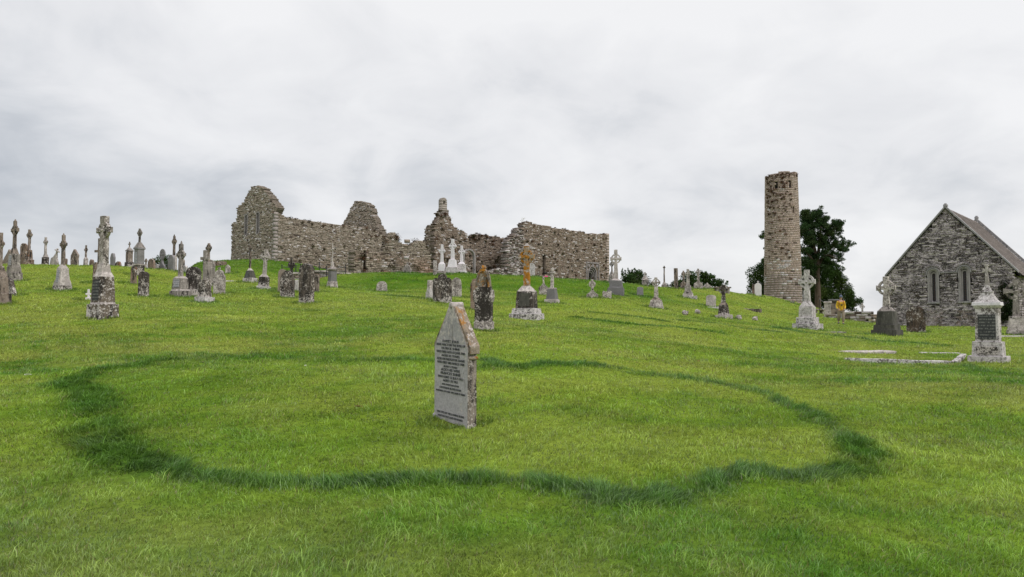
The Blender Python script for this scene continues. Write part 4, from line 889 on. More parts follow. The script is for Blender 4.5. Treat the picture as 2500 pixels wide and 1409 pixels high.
class Plane:
    """a vertical wall plane given by two (u, depth) ends, so outlines can be read off the photograph"""
    def __init__(s, u0, D0, u1, D1):
        s.A = Vector((ray(u0, 640)[0]*D0, D0)); s.B = Vector((ray(u1, 640)[0]*D1, D1)); s.d = (s.B-s.A).normalized(); s.L = (s.B-s.A).length
        s.n = Vector((s.d.y, -s.d.x)); s.n = -s.n if s.n.dot(-s.A) < 0 else s.n
    def at(s, u, v):
        a, k = ray(u, v); den = a*s.d.y-s.d.x*1.0
        # (A + d t) = D (a, 1)
        D = (s.A.x*s.d.y-s.A.y*s.d.x)/den; P = Vector((a*D, D)); return ((P-s.A).dot(s.d), CAMZ+k*D)
    def poly(s, px): return [s.at(u, v) for u, v in px]
    def w(s, t, off=0.0): q = s.A+s.d*t+s.n*off; return (q.x, q.y)
def thing(name, x, y, label, cat, group=None):
    r = empty(name, (0, 0, 0)); tag(r, label, cat, group); return r
leafm = {}
def leaf_mat(name, col, tr=.25):
    m, t, o = mat_new(name); ca = N(t, 'ShaderNodeVertexColor', layer_name='Col')
    a = N(t, 'ShaderNodeBsdfDiffuse'); b = N(t, 'ShaderNodeBsdfTranslucent'); x = N(t, 'ShaderNodeMixShader', inp={0: tr})
    t.links.new(ca.outputs[0], a.inputs[0]); t.links.new(ca.outputs[0], b.inputs[0]); t.links.new(a.outputs[0], x.inputs[1]); t.links.new(b.outputs[0], x.inputs[2]); t.links.new(x.outputs[0], o.inputs[0]); return m
m_leaf = leaf_mat('foliage', None)
def leaves(name, P, size, cols, parent, flat=0.0, stretch=1.6):
    """P (n,3) leaf centres; one small four sided leaf at each"""
    P = np.asarray(P, float); n = len(P); a = RNG.normal(size=(n, 3)); a /= np.linalg.norm(a, axis=1)[:, None]
    b = RNG.normal(size=(n, 3)); b -= (a*b).sum(1)[:, None]*a; b /= np.linalg.norm(b, axis=1)[:, None]
    sz = (size*RNG.uniform(.6, 1.3, n))[:, None]
    q = np.stack([P-a*sz*stretch, P+b*sz*.5, P+a*sz*stretch, P-b*sz*.5], 1).reshape(-1, 3)
    return np_mesh(name, q, np.arange(4*n), np.full(n, 4), np.repeat(cols, 4, 0), m_leaf, parent)
def tufts(parent, pts, rad, n, cols=((.13, .072, .042), (.095, .080, .042), (.07, .05, .032)), size=.05, name='wall_plants'):
    P = []; C = []
    for (x, y, z, k) in pts:
        m = int(n*k); q = RNG.normal(size=(m, 3))*np.array([rad, rad*.6, rad*.7])*k**.5; P.append(q+np.array([x, y, z])); c = np.array(cols[RNG.integers(len(cols))]); C.append(c*RNG.uniform(.55, 1.5, (m, 1)))
    o = leaves(name, np.concatenate(P), size, np.concatenate(C), parent); o['kind'] = 'stuff'; return o
def wall_tufts(parent, pl, poly, n_face, n_top, rad=.16, seed=0, toppts=None, holes=()):
    rr = random.Random(seed); pts = []; xs = [p[0] for p in poly]; zs = [p[1] for p in poly]
    k = 0
    while k < n_face:
        x = rr.uniform(min(xs), max(xs)); z = rr.uniform(min(zs), max(zs))
        if inpoly(x, z, poly) and z > min(zs)+1:
            q = pl.w(x, .06); pts.append((q[0], q[1], z, rr.uniform(.4, 1.5))); k += 1
    if toppts:
        for i in range(n_top):
            j = rr.randrange(len(toppts)-1); f = rr.random(); a, b = toppts[j], toppts[j+1]
            q = pl.w(a[0]*(1-f)+b[0]*f, rr.uniform(-.6, .1)); pts.append((q[0], q[1], a[1]*(1-f)+b[1]*f+.02, rr.uniform(.4, 1.3)))
    return tufts(parent, pts, rad, 60)
def arch_ring(parent, pl, cx, z0, w_, h_, depth, wd, mat, name, off=.05, pointed=False, seg=10, splay=True):
    """a moulded surround: jambs and arch as one swept band, centred at distance cx"""
    r_ = w_/2; zs_ = z0+h_-r_*(1.25 if pointed else 1.0)
    def path(g):
        p = [(cx-r_-g, z0)]
        for i in range(seg+1):
            a = math.pi-math.pi*i/seg
            p.append((cx+(r_+g)*math.cos(a), zs_+(r_*(1.25 if pointed else 1)+g)*(math.sin(a)**(.85 if pointed else 1))))
        p.append((cx+r_+g, z0)); return p
    bm = bmesh.new(); a = path(0); b = path(wd); V = []
    for (p, o_) in ((a, off), (b, off), (b, off-depth), (a, off-depth)):
        V.append([bm.verts.new((*pl.w(x, o_), z)) for x, z in p])
    n = len(a)
    for k in range(4):
        for i in range(n-1): bm.faces.new((V[k][i], V[k][i+1], V[(k+1) % 4][i+1], V[(k+1) % 4][i]))
    for i in (0, n-1): bm.faces.new([V[k][i] for k in range(4)])
    return bm_obj(name, bm, mat, parent)
def pane(parent, pl, x0, x1, z0, z1, off, mat, name='recess', th=.05):
    bm = bmesh.new(); vs = []
    for o_ in (off, off-th):
        for (x, z) in ((x0, z0), (x1, z0), (x1, z1), (x0, z1)): vs.append(bm.verts.new((*pl.w(x, o_), z)))
    for f in ((0, 1, 2, 3), (7, 6, 5, 4), (0, 4, 5, 1), (1, 5, 6, 2), (2, 6, 7, 3), (3, 7, 4, 0)): bm.faces.new([vs[i] for i in f])
    return bm_obj(name, bm, mat, parent)
GV = 700   # outline rows well below the ground line
# ---- 1. the two gabled church on the left
R1 = thing('ruined_church', 0, 0, 'roofless two gabled stone church on the green mound, left of the round tower ruins', 'ruin')
A_ = Vector((-24.35, 70.0)); al = math.radians(55); LW, GW = 15.1, 7.6
C_ = A_+Vector((math.cos(al), math.sin(al)))*LW; B_ = A_+Vector((-math.sin(al), math.cos(al)))*GW; D_ = C_+Vector((-math.sin(al), math.cos(al)))*GW
def plane_xy(a, b):
    p = Plane(1000, 70, 1001, 70); p.A = Vector(a); p.B = Vector(b); p.d = (p.B-p.A).normalized(); p.L = (p.B-p.A).length; p.n = Vector((p.d.y, -p.d.x)); p.n = -p.n if p.n.dot(-p.A) < 0 else p.n; return p
pl = plane_xy(A_, C_)
top = [(670, 519), (684, 522), (700, 531), (720, 534), (745, 538), (760, 541), (785, 543), (800, 546), (822, 549), (835, 552), (850, 551), (870, 553), (890, 556), (905, 561), (920, 566), (933, 572)]
P = [(min(max(a, .10), LW-.12), b) for a, b in pl.poly([(670, 690)]+top+[(933, 720)])]
def red_low(cx, cz, col):
    k = max(0, min(1, (7.6-cz)/2)); n = mnoise.noise(Vector((cx*.5, cz*.6, 3)))
    return (col[0]*(1-.10*k+.12*k*n*3), col[1]*(1-.25*k), col[2]*(1-.33*k)) if n > -.1 else col
o, d, n = lay(R1, 'long_wall', pl.A, pl.B, P, .9, 'temple', tint=red_low)
wall_tufts(R1, pl, P, 26, 26, .11, 4, pl.poly(top))
pl2 = plane_xy(A_, B_)
gt = [(670, 523), (676, 508), (672, 500), (664, 488), (655, 477), (647, 465), (640, 459), (630, 454), (620, 453), (614, 456), (609, 463), (600, 480), (594, 493), (583, 503), (578, 508), (576, 540), (567, 545)]
P2 = pl2.poly([(670, 690)]+gt+[(565, 548), (565, 680)])
lan = []
for (ua, ub, vt_, vb_) in ((596.5, 604.5, 523, 575), (625.5, 633.5, 517, 571)):
    x0, z1 = pl2.at(ub, vt_); x1, z0 = pl2.at(ua, vb_); x0, x1 = min(x0, x1), max(x0, x1); lan.append((x0, x1, z0, z1))
holes = [[(a, c), (b, c), (b, d_), (a, d_)] for a, b, c, d_ in lan]
lay(R1, 'west_gable', pl2.A, pl2.B, P2, .9, 'temple', holes=holes, pale=.11)
for a, b, c, d_ in lan:
    o = arch_ring(R1, pl2, (a+b)/2, c, (b-a)*.62, (d_-c)*.97, .5, (b-a)*.26, m_dressed, 'window', .03)
    bm = bmesh.new(); q0 = pl2.w(a, -.45)
    pane(o, pl2, a, b, c, d_, -.42, m_dressed, 'sill_block', .2); pane(o, pl2, (a+b)/2-.09, (a+b)/2+.09, c+.2, d_-.25, -.40, m_void, 'lancet', .015)
# corner quoins between gable and long wall
Sq = Stones(); z = 5.0
while z < zat(522, 70)-.1:
    h = random.uniform(.3, .5); l1 = random.uniform(.25, .5)
    for (dd, nn, ll) in ((pl2.d, pl2.n, l1),):
        p8 = []
        for zz in (z+.01, z+h-.01):
            for (xx, of) in ((-.03, .05), (ll, .05), (ll, -.3), (-.03, -.3)): q = A_+dd*xx+nn*of; p8.append((q.x, q.y, zz))
        kq = random.uniform(.85, 1.15); Sq.box(p8, (.38*kq, .355*kq, .32*kq))
    z += h
Sq.make('quoins', m_masonry, R1)
pl3 = plane_xy(C_, D_)
gt3 = [(933, 574), (931, 566), (925, 553), (920, 545), (914, 532), (909, 518), (902, 503), (895, 495), (888, 493), (878, 492), (866, 490), (864, 497), (856, 508), (850, 520), (845, 531), (839, 541), (833, 551), (829, 556)]
P3 = pl3.poly([(933, 720)]+gt3+[(829, 700)])
lay(R1, 'east_gable', pl3.A, pl3.B, P3, .9, 'temple', pale=.08)
pl4 = plane_xy(B_, D_); zz = 9.6
P4 = [(0.5, 5), (.5, zz), (pl4.L*.5, zz-.4), (pl4.L-.5, zz), (pl4.L-.5, 5)]
lay(R1, 'north_wall', pl4.A, pl4.B, P4, .9, 'temple')
# ---- 2. low ruined walls in the middle
R2 = thing('ruined_walls', 0, 0, 'low broken stone walls with a stepped peak, between the gabled church and the bellcote', 'ruin')
pl = Plane(866, 63, 1062, 67.5)
top = [(866, 612), (875, 608), (893, 609), (893, 618), (935, 615), (937, 604), (942, 596), (943, 582), (947, 573), (950, 569), (962, 568), (968, 573), (972, 580), (975, 590), (985, 593), (993, 596), (1000, 601), (1005, 596), (1012, 592), (1019, 586), (1030, 588), (1038, 595), (1045, 612), (1051, 640), (1055, 668)]
P = pl.poly([(866, 700)]+top+[(1060, 700)])
rec = [pl.poly([(887.5, 612), (894, 612), (894, 664), (887.5, 664)])]
lay(R2, 'front_wall', pl.A, pl.B, P, .8, 'temple', holes=rec, tint=red_low, pale=.06)
a_, c_ = pl.at(887, 664); b_, d_ = pl.at(895, 612); pane(R2, pl, a_, b_, c_, d_, -.6, m_masonry, 'recess_back', .1)
wall_tufts(R2, pl, P, 16, 14, .15, 9, pl.poly(top))
pp = Plane(986, 64, 998, 64); P = pp.poly([(987, 690), (988, 585), (996, 585), (997, 690)])
lay(R2, 'broken_pillar', pp.A, pp.B, P, .5, 'brown', ch=(.2, .3), ln=(.3, .5))
pr = plane_xy(pl.w(0, 0), (pl.A.x+1.5, pl.A.y+7)); lay(R2, 'side_wall', pr.A, pr.B, [(0, 4.5), (0, zat(612, 63)), (6, zat(612, 63)+.4), (6.4, 4.5)], .7, 'temple')
# ---- 3. bellcote ruin
R3 = thing('ruined_chapel', 0, 0, 'ruined chapel with a slender bellcote pierced by a little opening, behind the white crosses', 'ruin')
pl = Plane(1028, 76, 1066, 74); top = [(1028, 590), (1036, 584), (1038, 556), (1043, 550), (1049, 547), (1057, 549), (1063, 551)]
P = pl.poly([(1028, 700)]+top+[(1064, 700)]); lay(R3, 'left_wall', pl.A, pl.B, P, .9, 'brown', pale=.12)
pl = Plane(1061, 71.5, 1150, 74.5)
top = [(1061, 549), (1063, 542), (1069, 537), (1071, 530), (1072, 519), (1076, 514), (1094, 514), (1096, 519), (1098, 528), (1101, 538), (1105, 547), (1110, 552), (1114, 558), (1121, 563), (1131, 565), (1138, 568), (1141, 574), (1143, 582), (1147, 590)]
P = pl.poly([(1061, 700)]+top+[(1149, 700)])
hb = []
tb_, zb_ = pl.at(1084.5, 514); s72 = 72/F
BT = Stones()
def bblock(x0, x1, z0, z1, d0=.38, d1=-.30):
    zz = z0
    while zz < z1-.05:
        h = min(random.uniform(.16, .24), z1-zz); p8 = []
        for za__ in (zz+.004, zz+h-.004):
            for (xx, of) in ((x0, d0-.38), (x1, d0-.38), (x1, -.55), (x0, -.55)): q = pl.w(tb_+xx, of); p8.append((q[0], q[1], za__))
        kq = random.uniform(.85, 1.12); BT.box(p8, (.37*kq, .345*kq, .30*kq)); zz += h
zt1, zt2, zt3 = zat(498, 72), zat(489.5, 72), zat(481.5, 72)
bblock(-.42, .42, zb_-.05, zb_+.16); bblock(-.35, .35, zb_+.16, zt1); bblock(-.36, -.14, zt1, zt2); bblock(.14, .36, zt1, zt2); bblock(-.35, .35, zt2, zt2+.16); bblock(-.26, .26, zt2+.16, zt2+.28); bblock(-.13, .13, zt2+.28, zt3)
BT.make('bellcote', m_masonry, R3)
def bell(cx, cz, col): return tuple(x*1.25 for x in (.23, .215, .19)) if cz > zat(530, 72) else col
lay(R3, 'bellcote_wall', pl.A, pl.B, P, .8, 'brown', holes=hb, tint=bell, pale=.11)
wall_tufts(R3, pl, P, 30, 12, .12, 12, pl.poly(top))
cx, zz0 = pl.at(1141, 662); cx2, zz1 = pl.at(1141, 612)
pla = Plane(1128, 69.5, 1164, 70.5); xa, za0 = pla.at(1146, 668); _, za1 = pla.at(1146, 611)
P = pla.poly([(1131, 690), (1131, 668), (1131, 620), (1140, 608), (1152, 608), (1163, 618), (1170, 640), (1170, 690)])
arch_ring(R3, pla, pla.at(1146, 640)[0], za0, 1.15, za1-za0, .35, .16, m_dressed, 'broken_arch', .05, True)
# ---- 4. middle wall with tumbled end
R4 = thing('ruined_wall_range', 0, 0, 'brown rubble wall with a jagged whitish broken end, between the bellcote and the long wall', 'ruin')
pl = Plane(1149, 77, 1262, 80)
top = [(1149, 583), (1153, 575), (1160, 571), (1175, 572), (1190, 574), (1205, 577), (1220, 579), (1236, 583), (1243, 581), (1250, 578), (1257, 574), (1262, 571)]
P = pl.poly([(1149, 700)]+top+[(1262, 700)]); lay(R4, 'back_wall', pl.A, pl.B, P, .9, 'brown', pale=.05)
wall_tufts(R4, pl, P, 50, 14, .10, 15, pl.poly(top))
pl = Plane(1236, 75, 1282, 77.5); top = [(1238, 640), (1240, 600), (1243, 588), (1250, 580), (1256, 574), (1261, 570), (1263, 560), (1268, 557), (1273, 558), (1274, 568), (1280, 566)]
P = pl.poly([(1236, 700)]+top+[(1282, 700)]); lay(R4, 'broken_wall_end', pl.A, pl.B, P, .9, 'rough', prot=.14, jit=.05, pale=.2)
pl = Plane(1192, 70, 1268, 71); P = pl.poly([(1190, 700), (1192, 662), (1200, 659), (1214, 658), (1216, 655), (1232, 654), (1255, 656), (1268, 659), (1268, 700)])
lay(R4, 'low_footing', pl.A, pl.B, P, 1.0, 'rough', prot=.12, jit=.04, pale=.30)
pl = plane_xy((pl.w(0)[0]-4, 70.5), pl.w(0)); lay(R4, 'low_footing', pl.A, pl.B, [(0, 4.5), (0, 5.9), (4, 6.0), (4, 4.5)], .8, 'rough', prot=.1, pale=.2)
# ---- 5. the long cathedral wall with the carved doorway
R5 = thing('ruined_cathedral', 0, 0, 'long tall brown ruined wall with a carved arched doorway near its right end', 'ruin')
pl = Plane(1276, 78, 1486, 89.5)
top = [(1277, 547), (1279, 543), (1290, 542), (1305, 546), (1320, 550), (1335, 551), (1350, 555), (1370, 558), (1385, 561), (1400, 563), (1420, 567), (1440, 570), (1458, 572), (1472, 573.5), (1474, 571.5), (1486, 572)]
P = pl.poly([(1276, 700)]+top+[(1486, 715)])
dw = pl.poly([(1325, 700), (1325, 623), (1332, 623), (1333, 700)]); portal = pl.poly([(1435, 710), (1435, 664), (1438, 657), (1442, 653), (1446, 652), (1451, 654), (1455, 659), (1457, 666), (1457, 710)])
lay(R5, 'south_wall', pl.A, pl.B, P, .9, 'brown', holes=[dw, portal], pale=.085)
wall_tufts(R5, pl, P, 60, 22, .085, 21, pl.poly(top))
a_, c_ = pl.at(1324, 690); b_, d_ = pl.at(1334, 622); pane(R5, pl, a_, b_, c_, d_, -.75, m_void, 'doorway', .1)
x0, z0 = pl.at(1446, 708); _, z1 = pl.at(1446, 652); wdt = pl.at(1457, 660)[0]-pl.at(1435, 660)[0]
dr = arch_ring(R5, pl, x0, z0, wdt*.86, z1-z0, .35, .10, m_dressed, 'carved_doorway', .08, True)
for i, (k, of) in enumerate(((.72, -.05), (.58, -.2), (.44, -.35))): arch_ring(dr, pl, x0, z0, wdt*k, (z1-z0)-.22*(i+1), .3, .09, m_dressed, 'arch_order', of, True)
pane(dr, pl, x0-wdt*.45, x0+wdt*.45, z0, z1, -.68, m_void, 'door_recess', .1)
fx0, fz1 = pl.at(1431.5, 640); fx1, _ = pl.at(1461, 640); _, fz0 = pl.at(1446, 654)
pane(dr, pl, fx0-.06, fx1+.06, fz1-.12, fz1+.06, .12, m_dressed, 'label_moulding', .2)
pane(dr, pl, fx0-.08, fx0+.08, z0, fz1-.13, .10, m_dressed, 'side_shaft', .2); pane(dr, pl, fx1-.08, fx1+.08, z0, fz1-.13, .10, m_dressed, 'side_shaft', .2)
bm = bmesh.new()
for i in range(3):
    f = (i+.5)/3; xx = fx0+(fx1-fx0)*f; q = pl.w(xx, .06); bmesh.ops.create_icosphere(bm, subdivisions=2, radius=.16, matrix=Matrix.Translation((q[0], q[1], fz1-.45)) @ Matrix.Diagonal((1, .6, 1.6, 1)))
bm_obj('carved_figures', bm, m_dressed, dr, True)
pe = plane_xy(pl.w(pl.L, 0), (pl.w(pl.L, 0)[0]-5.5, pl.w(pl.L, 0)[1]+7)); lay(R5, 'east_wall', pe.A, pe.B, [(.9, 4), (.9, 11.4), (8, 11.4), (8, 4)], .9, 'brown')
pw = plane_xy(pl.w(0.9, 0), (pl.w(0, 0)[0]-5.0, pl.w(0, 0)[1]+8)); lay(R5, 'west_wall', pw.A, pw.B, [(.9, 4), (.9, 11.2), (3, 9.8), (8, 9.2), (8, 4)], .9, 'brown')
Sq = Stones(); z = 4.6; zt = zat(572, 89.5)
while z < zt-.2:
    h = random.uniform(.28, .42); l1 = random.uniform(.3, .55); p8 = []
    for zz in (z+.01, z+h-.01):
        for (xx, of) in ((pl.L-l1, .05), (pl.L+.07, .05), (pl.L+.07, -.3), (pl.L-l1, -.3)): q = pl.w(xx, of); p8.append((q[0], q[1], zz))
    kq = random.uniform(.85, 1.15); Sq.box(p8, (.40*kq, .35*kq, .30*kq)); z += h
Sq.make('quoins', m_masonry, R5)
q = pl.w(pl.at(1281, 545)[0], -.4); zq = zat(543, 78)
tufts(R5, [(q[0]+.05*i, q[1], zq+.2+.12*i, .5) for i in range(4)], .16, 30, cols=((.42, .38, .26), (.3, .28, .14)), size=.035, name='flowering_weed')

# ---- 6. round tower
tx, ty = ray(1912, 737)[0]*106, 106.0; tz = Hs(tx, ty)
R6 = empty('round_tower', (tx, ty, tz)); tag(R6, 'tall tapering round stone tower with broken top, dark tufts of plants and slit windows', 'tower')
Ht = zat(430, 106)-tz; SS = Stones(); z = -1.2
beta_t = math.atan2(tx, ty); face = -math.pi/2-beta_t      # direction from the tower to the viewer
def rad(z): return 2.80-.40*max(z, 0)/Ht
def topz(a):   # ragged top, higher in the middle as seen
    s_ = math.sin(a-face); return Ht+.05+.35*math.exp(-((s_-.05)/.35)**2)+(.15 if s_ > .7 else 0)-(.12 if s_ < -.75 else 0)
wins = [(-.83, 18.2-19.3+Ht, .24, 1.1), (-.30, Ht-1.75, .28, 1.25), (.50, Ht-1.75, .28, 1.3), (.66, Ht-5.6, .20, 1.05), (-.92, Ht-15.9+1.2, .28, 1.6)]
def a_of(s_): return face+math.asin(max(-.999, min(.999, s_)))
def hole(a, z):
    for s_, zc_, hw, hh in wins:
        da = (a-a_of(s_)+math.pi) % (2*math.pi)-math.pi
        if abs(da)*rad(z) < hw+.05 and abs(z-zc_) < hh/2: return True
    return False
while z < Ht+.6:
    h = random.uniform(.2, .32) if z > 3.5 else random.uniform(.3, .42); r0 = rad(z); nst = int(2*math.pi*r0/(.48 if z > 3.5 else .62)); a0 = random.random()
    edges = np.cumsum(RNG.uniform(.6, 1.4, nst)); edges = edges/edges[-1]*2*math.pi
    ea = 0
    for e_ in edges:
        a1, a2 = ea+a0, e_+a0; ea = e_; am = (a1+a2)/2
        if z+h/2 > topz(am)+random.uniform(-.12, .1) or hole(am, z+h/2): continue
        col = pick('tower', .015 if z > 6 else (.10 if z > 2.5 else .05), .012)
        mg = .5+.5*mnoise.noise(Vector((math.cos(am)*2, math.sin(am)*2, z*.35)))
        if z < 4: col = (col[0]*.80, col[1]*.82, col[2]*.86)
        s_ = math.sin(am-face)
        if 1.5 < z < 6 and random.random() < .55*math.exp(-((s_+.02-(z-3)*.08)/.25)**2): col = (.48, .47, .46)
        for (g, of, cc, inn) in ((.012, random.uniform(-.012, .012), col, .9), (-.003, -.03, tuple(x*.7 for x in PAL['tower'][0]), .85)):
            p8 = []
            for zz in (z+g/2, z+h-g/2):
                rr = rad(zz)+of
                for (aa, r2) in ((a1+g/2/r0, rr), (a2-g/2/r0, rr), (a2-g/2/r0, rr-inn), (a1+g/2/r0, rr-inn)): p8.append((r2*math.cos(aa), r2*math.sin(aa), zz))
            SS.box(p8, cc)
    z += h
SS.make('drum_wall', m_tower, R6)
bm = bmesh.new(); bmesh.ops.create_cone(bm, cap_ends=True, segments=40, radius1=1.95, radius2=1.52, depth=Ht-2.4, matrix=Matrix.Translation((0, 0, (Ht-2.4)/2+.2))); bm_obj('dark_interior', bm, m_void, R6)
for s_, zc_, hw, hh in wins:
    a = a_of(s_); rr = rad(zc_); c_, sn = math.cos(a), math.sin(a); bm = bmesh.new()
    for side in (-1, 1): frustum(bm, 0, 0, -hh/2, hh/2, .12, .3, .12, .3); 
    bm.clear()
    for (cx_, z0_, z1_, w_) in ((-hw-.02, -hh/2, hh/2, .08), (hw+.02, -hh/2, hh/2, .08), (0, hh/2, hh/2+.12, hw*2+.2), (0, -hh/2-.10, -hh/2, hw*2+.2)): frustum(bm, cx_, 0, z0_, z1_, w_, .35, w_, .35)
    fr = bm_obj('window', bm, m_sandy, R6); fr.location = ((rr-.15)*c_, (rr-.15)*sn, zc_); fr.rotation_euler = (0, 0, a+math.pi/2)
    bm = bmesh.new(); frustum(bm, 0, 0, -hh/2, hh/2, hw*2+.1, .06, hw*2+.1, .06); bk = bm_obj('shadowed_opening', bm, m_void, fr); bk.location = (0, .22, 0)
pts = []
rr_ = random.Random(5)
def tuft_at(s_, z, k): a = a_of(s_); r0 = rad(z)+.05; pts.append((r0*math.cos(a), r0*math.sin(a), z, k))
for i in range(44): tuft_at(rr_.uniform(-.9, .95), Ht-abs(rr_.gauss(.2, .3)), rr_.uniform(.3, .8))
for i in range(18): tuft_at(rr_.gauss(.12, .07), Ht-1.5+rr_.gauss(0, .55), rr_.uniform(.5, 1.2))
for i in range(55): tuft_at(rr_.gauss(-.62, .16), Ht-rr_.uniform(1.0, 6.2), rr_.uniform(.4, 1.1))
for i in range(45): tuft_at(rr_.uniform(-.5, .6), Ht-rr_.uniform(2.8, 6.4), rr_.uniform(.3, .9))
for i in range(26): tuft_at(rr_.uniform(-.8, .9), Ht-rr_.uniform(6, 13.5), rr_.uniform(.3, 1.3))
for (s_, dz) in ((-.25, 10.6), (-.1, 8.9), (.2, 9.4), (.25, 10.9), (.3, 11.9), (.2, 12.4), (-.5, 12.0), (.0, 11.5), (-.3, 13.0), (.42, 16.2), (-.1, 7.2), (-.55, 7.5)):
    tuft_at(s_, Ht-dz, 1.5)
tufts(R6, pts, .11, 46, cols=((.150, .075, .042), (.11, .062, .038), (.085, .055, .035)), size=.05)

# ---- 7. chapel at the right
R7 = thing('stone_chapel', 0, 0, 'dark stone chapel with steep gable, two round headed windows and a slate roof', 'chapel')
pr_ = Vector((ray(2480, 655)[0]*45.0, 45.0)); pl_ = Vector((ray(2166, 675)[0]*50.4, 50.4))
pl = plane_xy(pl_, pr_); GWD = pl.L; nb_ = Vector((-pl.n.x, -pl.n.y))   # direction into the building
ze_l, ze_r = zat(677, 50.4), zat(655, 45.0); ze = (ze_l+ze_r)/2
apx = pl.at(2308, 508); zb = .3
P = [(0, zb-.5), (0, ze), (apx[0], apx[1]), (GWD, ze), (GWD, zb-.5)]
wn = []
for (ua, ub, vt_, vb_) in ((2264, 2294, 657, 737), (2339, 2370, 651, 735)):
    xa, z1 = pl.at(ua, vt_); xb, z0 = pl.at(ub, vb_); wn.append((min(xa, xb), max(xa, xb), z0, z1))
holes = []
for a, b, c, d_ in wn:
    m_ = (a+b)/2; hw = (b-a)/2
    holes.append([(a, c), (b, c)]+[(m_+hw*math.cos(math.pi*i/8), d_-hw+hw*math.sin(math.pi*i/8)) for i in range(9)])
def chap(cx, cz, col):
    n = mnoise.noise(Vector((cx*.9, cz*5, 0))); k = 1.0
    if cz < 1.9 and any(abs(cx-(a+b)/2) < (b-a)*.75 for a, b, c, d_ in wn) and random.random() < .8: return (.27*random.uniform(.85, 1.1), .235, .20)
    if cz < 3.2 and cz > 1.2 and wn[0][1] < cx < wn[1][0]: k = .8
    return tuple(x*k for x in col)
lay(R7, 'front_gable', pl.A, pl.B, P, .8, 'chapel', clip=True, ch=(.045, .12), ln=(.09, .40), holes=holes, mat=m_chapel, prot=.026, pale=.30, gap=.014, jit=.014, tint=chap)
LEN = 10.5
def cp(t, dpt, z): q = pl.A+pl.d*t+nb_*dpt; return (q.x, q.y, z)
def slabbox(bm, c8):
    vs = [bm.verts.new(c) for c in c8]
    for f in ((3, 2, 1, 0), (4, 5, 6, 7), (0, 1, 5, 4), (1, 2, 6, 5), (2, 3, 7, 6), (3, 0, 4, 7)): bm.faces.new([vs[i] for i in f])
m_cope = stone('grey_coping', (.25, .26, .265), (.31, .32, .32), .3, .15, pits=.2)
def coping(d0, d1, lift, name, ct=.15):
    ct = ct if d0 < 1 else .26
    for (ta, za_, tb, zb_) in ((-.14, ze-.16, apx[0], apx[1]), (apx[0], apx[1], GWD+.14, ze-.16)):
        bm = bmesh.new(); n = 9
        for i in range(n):
            f0, f1 = i/n+.002, (i+1)/n-.002; t0, z0 = ta+(tb-ta)*f0, za_+(zb_-za_)*f0; t1, z1 = ta+(tb-ta)*f1, za_+(zb_-za_)*f1
            slabbox(bm, [cp(t0, d0, z0+lift), cp(t1, d0, z1+lift), cp(t1, d1, z1+lift), cp(t0, d1, z0+lift), cp(t0, d0, z0+lift+ct), cp(t1, d0, z1+lift+ct), cp(t1, d1, z1+lift+ct), cp(t0, d1, z0+lift+ct)])
        bm_obj(name, bm, m_cope, R7)
coping(-.12, .35, .02, 'coping'); coping(LEN-.3, LEN+.15, .10, 'coping')
for dpt, l_ in ((.1, .12), (LEN-.08, .32)):
    bm = bmesh.new(); frustum(bm, 0, 0, 0, .14, .26, .34, .22, .30); frustum(bm, 0, 0, .14, .22, .16, .2, .12, .14); o = bm_obj('apex_stone', bm, m_cope, R7); o.location = cp(apx[0], dpt, apx[1]+l_); o.rotation_euler = (0, 0, math.atan2(pl.d.y, pl.d.x))
m_slate = stone('roof_slate', (.19, .17, .155), (.25, .225, .20), .12, .12, attr=True, scale=.8, pits=.1)
for side, nm in ((1, 'roof_slope'), (-1, 'roof_slope')):
    t0, tz0 = apx[0], apx[1]+.02; t1, tz1 = (GWD+.22, ze-.26) if side == 1 else (-.22, ze-.26)
    L_ = math.hypot(t1-t0, tz1-tz0); rows_ = int(L_/.2); SL = Stones(); nx_, nz_ = -(tz1-tz0)/L_*(1 if side == 1 else -1), abs(t1-t0)/L_
    nx_ = abs(nx_)*side
    for i in range(rows_):
        f0, f1 = i/rows_, (i+1)/rows_+.12/L_; dd = .36-random.random()*.2
        while dd < LEN-.3:
            w_ = random.uniform(.24, .34); a_, b_ = dd+.004, min(dd+w_, LEN-.3); dd += w_
            o1 = .045+random.uniform(0, .008); p8 = []
            for up in (0.0, .016):
                for (f, dp, of) in ((f0, a_, o1-.03), (f1, a_, o1), (f1, b_, o1), (f0, b_, o1-.03)):
                    tt = t0+(t1-t0)*f; zz = tz0+(tz1-tz0)*f; p8.append(cp(tt+nx_*(of+up), dp, zz+nz_*(of+up)))
            c = np.array((.225, .205, .19))*random.uniform(.75, 1.25); SL.box(p8, tuple(c))
    SL.make(nm, m_slate, R7)
    bm = bmesh.new(); slabbox(bm, [cp(t0, .1, tz0-.12), cp(t1, .1, tz1-.12), cp(t1, LEN, tz1-.12), cp(t0, LEN, tz0-.12), cp(t0, .1, tz0), cp(t1, .1, tz1), cp(t1, LEN, tz1), cp(t0, LEN, tz0)]); bm_obj('roof_boarding', bm, m_void, R7)
for (a, b, nm) in ((pr_, pr_+nb_*LEN, 'side_wall'), (pl_, pl_+nb_*LEN, 'side_wall')):
    q = plane_xy(a, b); T_ = .8
    if nm == 'side_wall' and a is pl_: q.n = -q.n
    lay(R7, nm, q.A if a is pr_ else q.A+pl.d*.8, q.B if a is pr_ else q.B+pl.d*.8, [(.82, zb-.5), (.82, ze-.2), (LEN-.1, ze-.2), (LEN-.1, zb-.5)], .8, 'chapel', ch=(.1, .2), ln=(.3, .8), mat=m_chapel, prot=.02)
q = plane_xy(pl_+nb_*LEN, pr_+nb_*LEN); lay(R7, 'back_gable', q.A, q.B, P, .6, 'chapel', clip=True, ch=(.1, .16), ln=(.2, .4), mat=m_chapel)
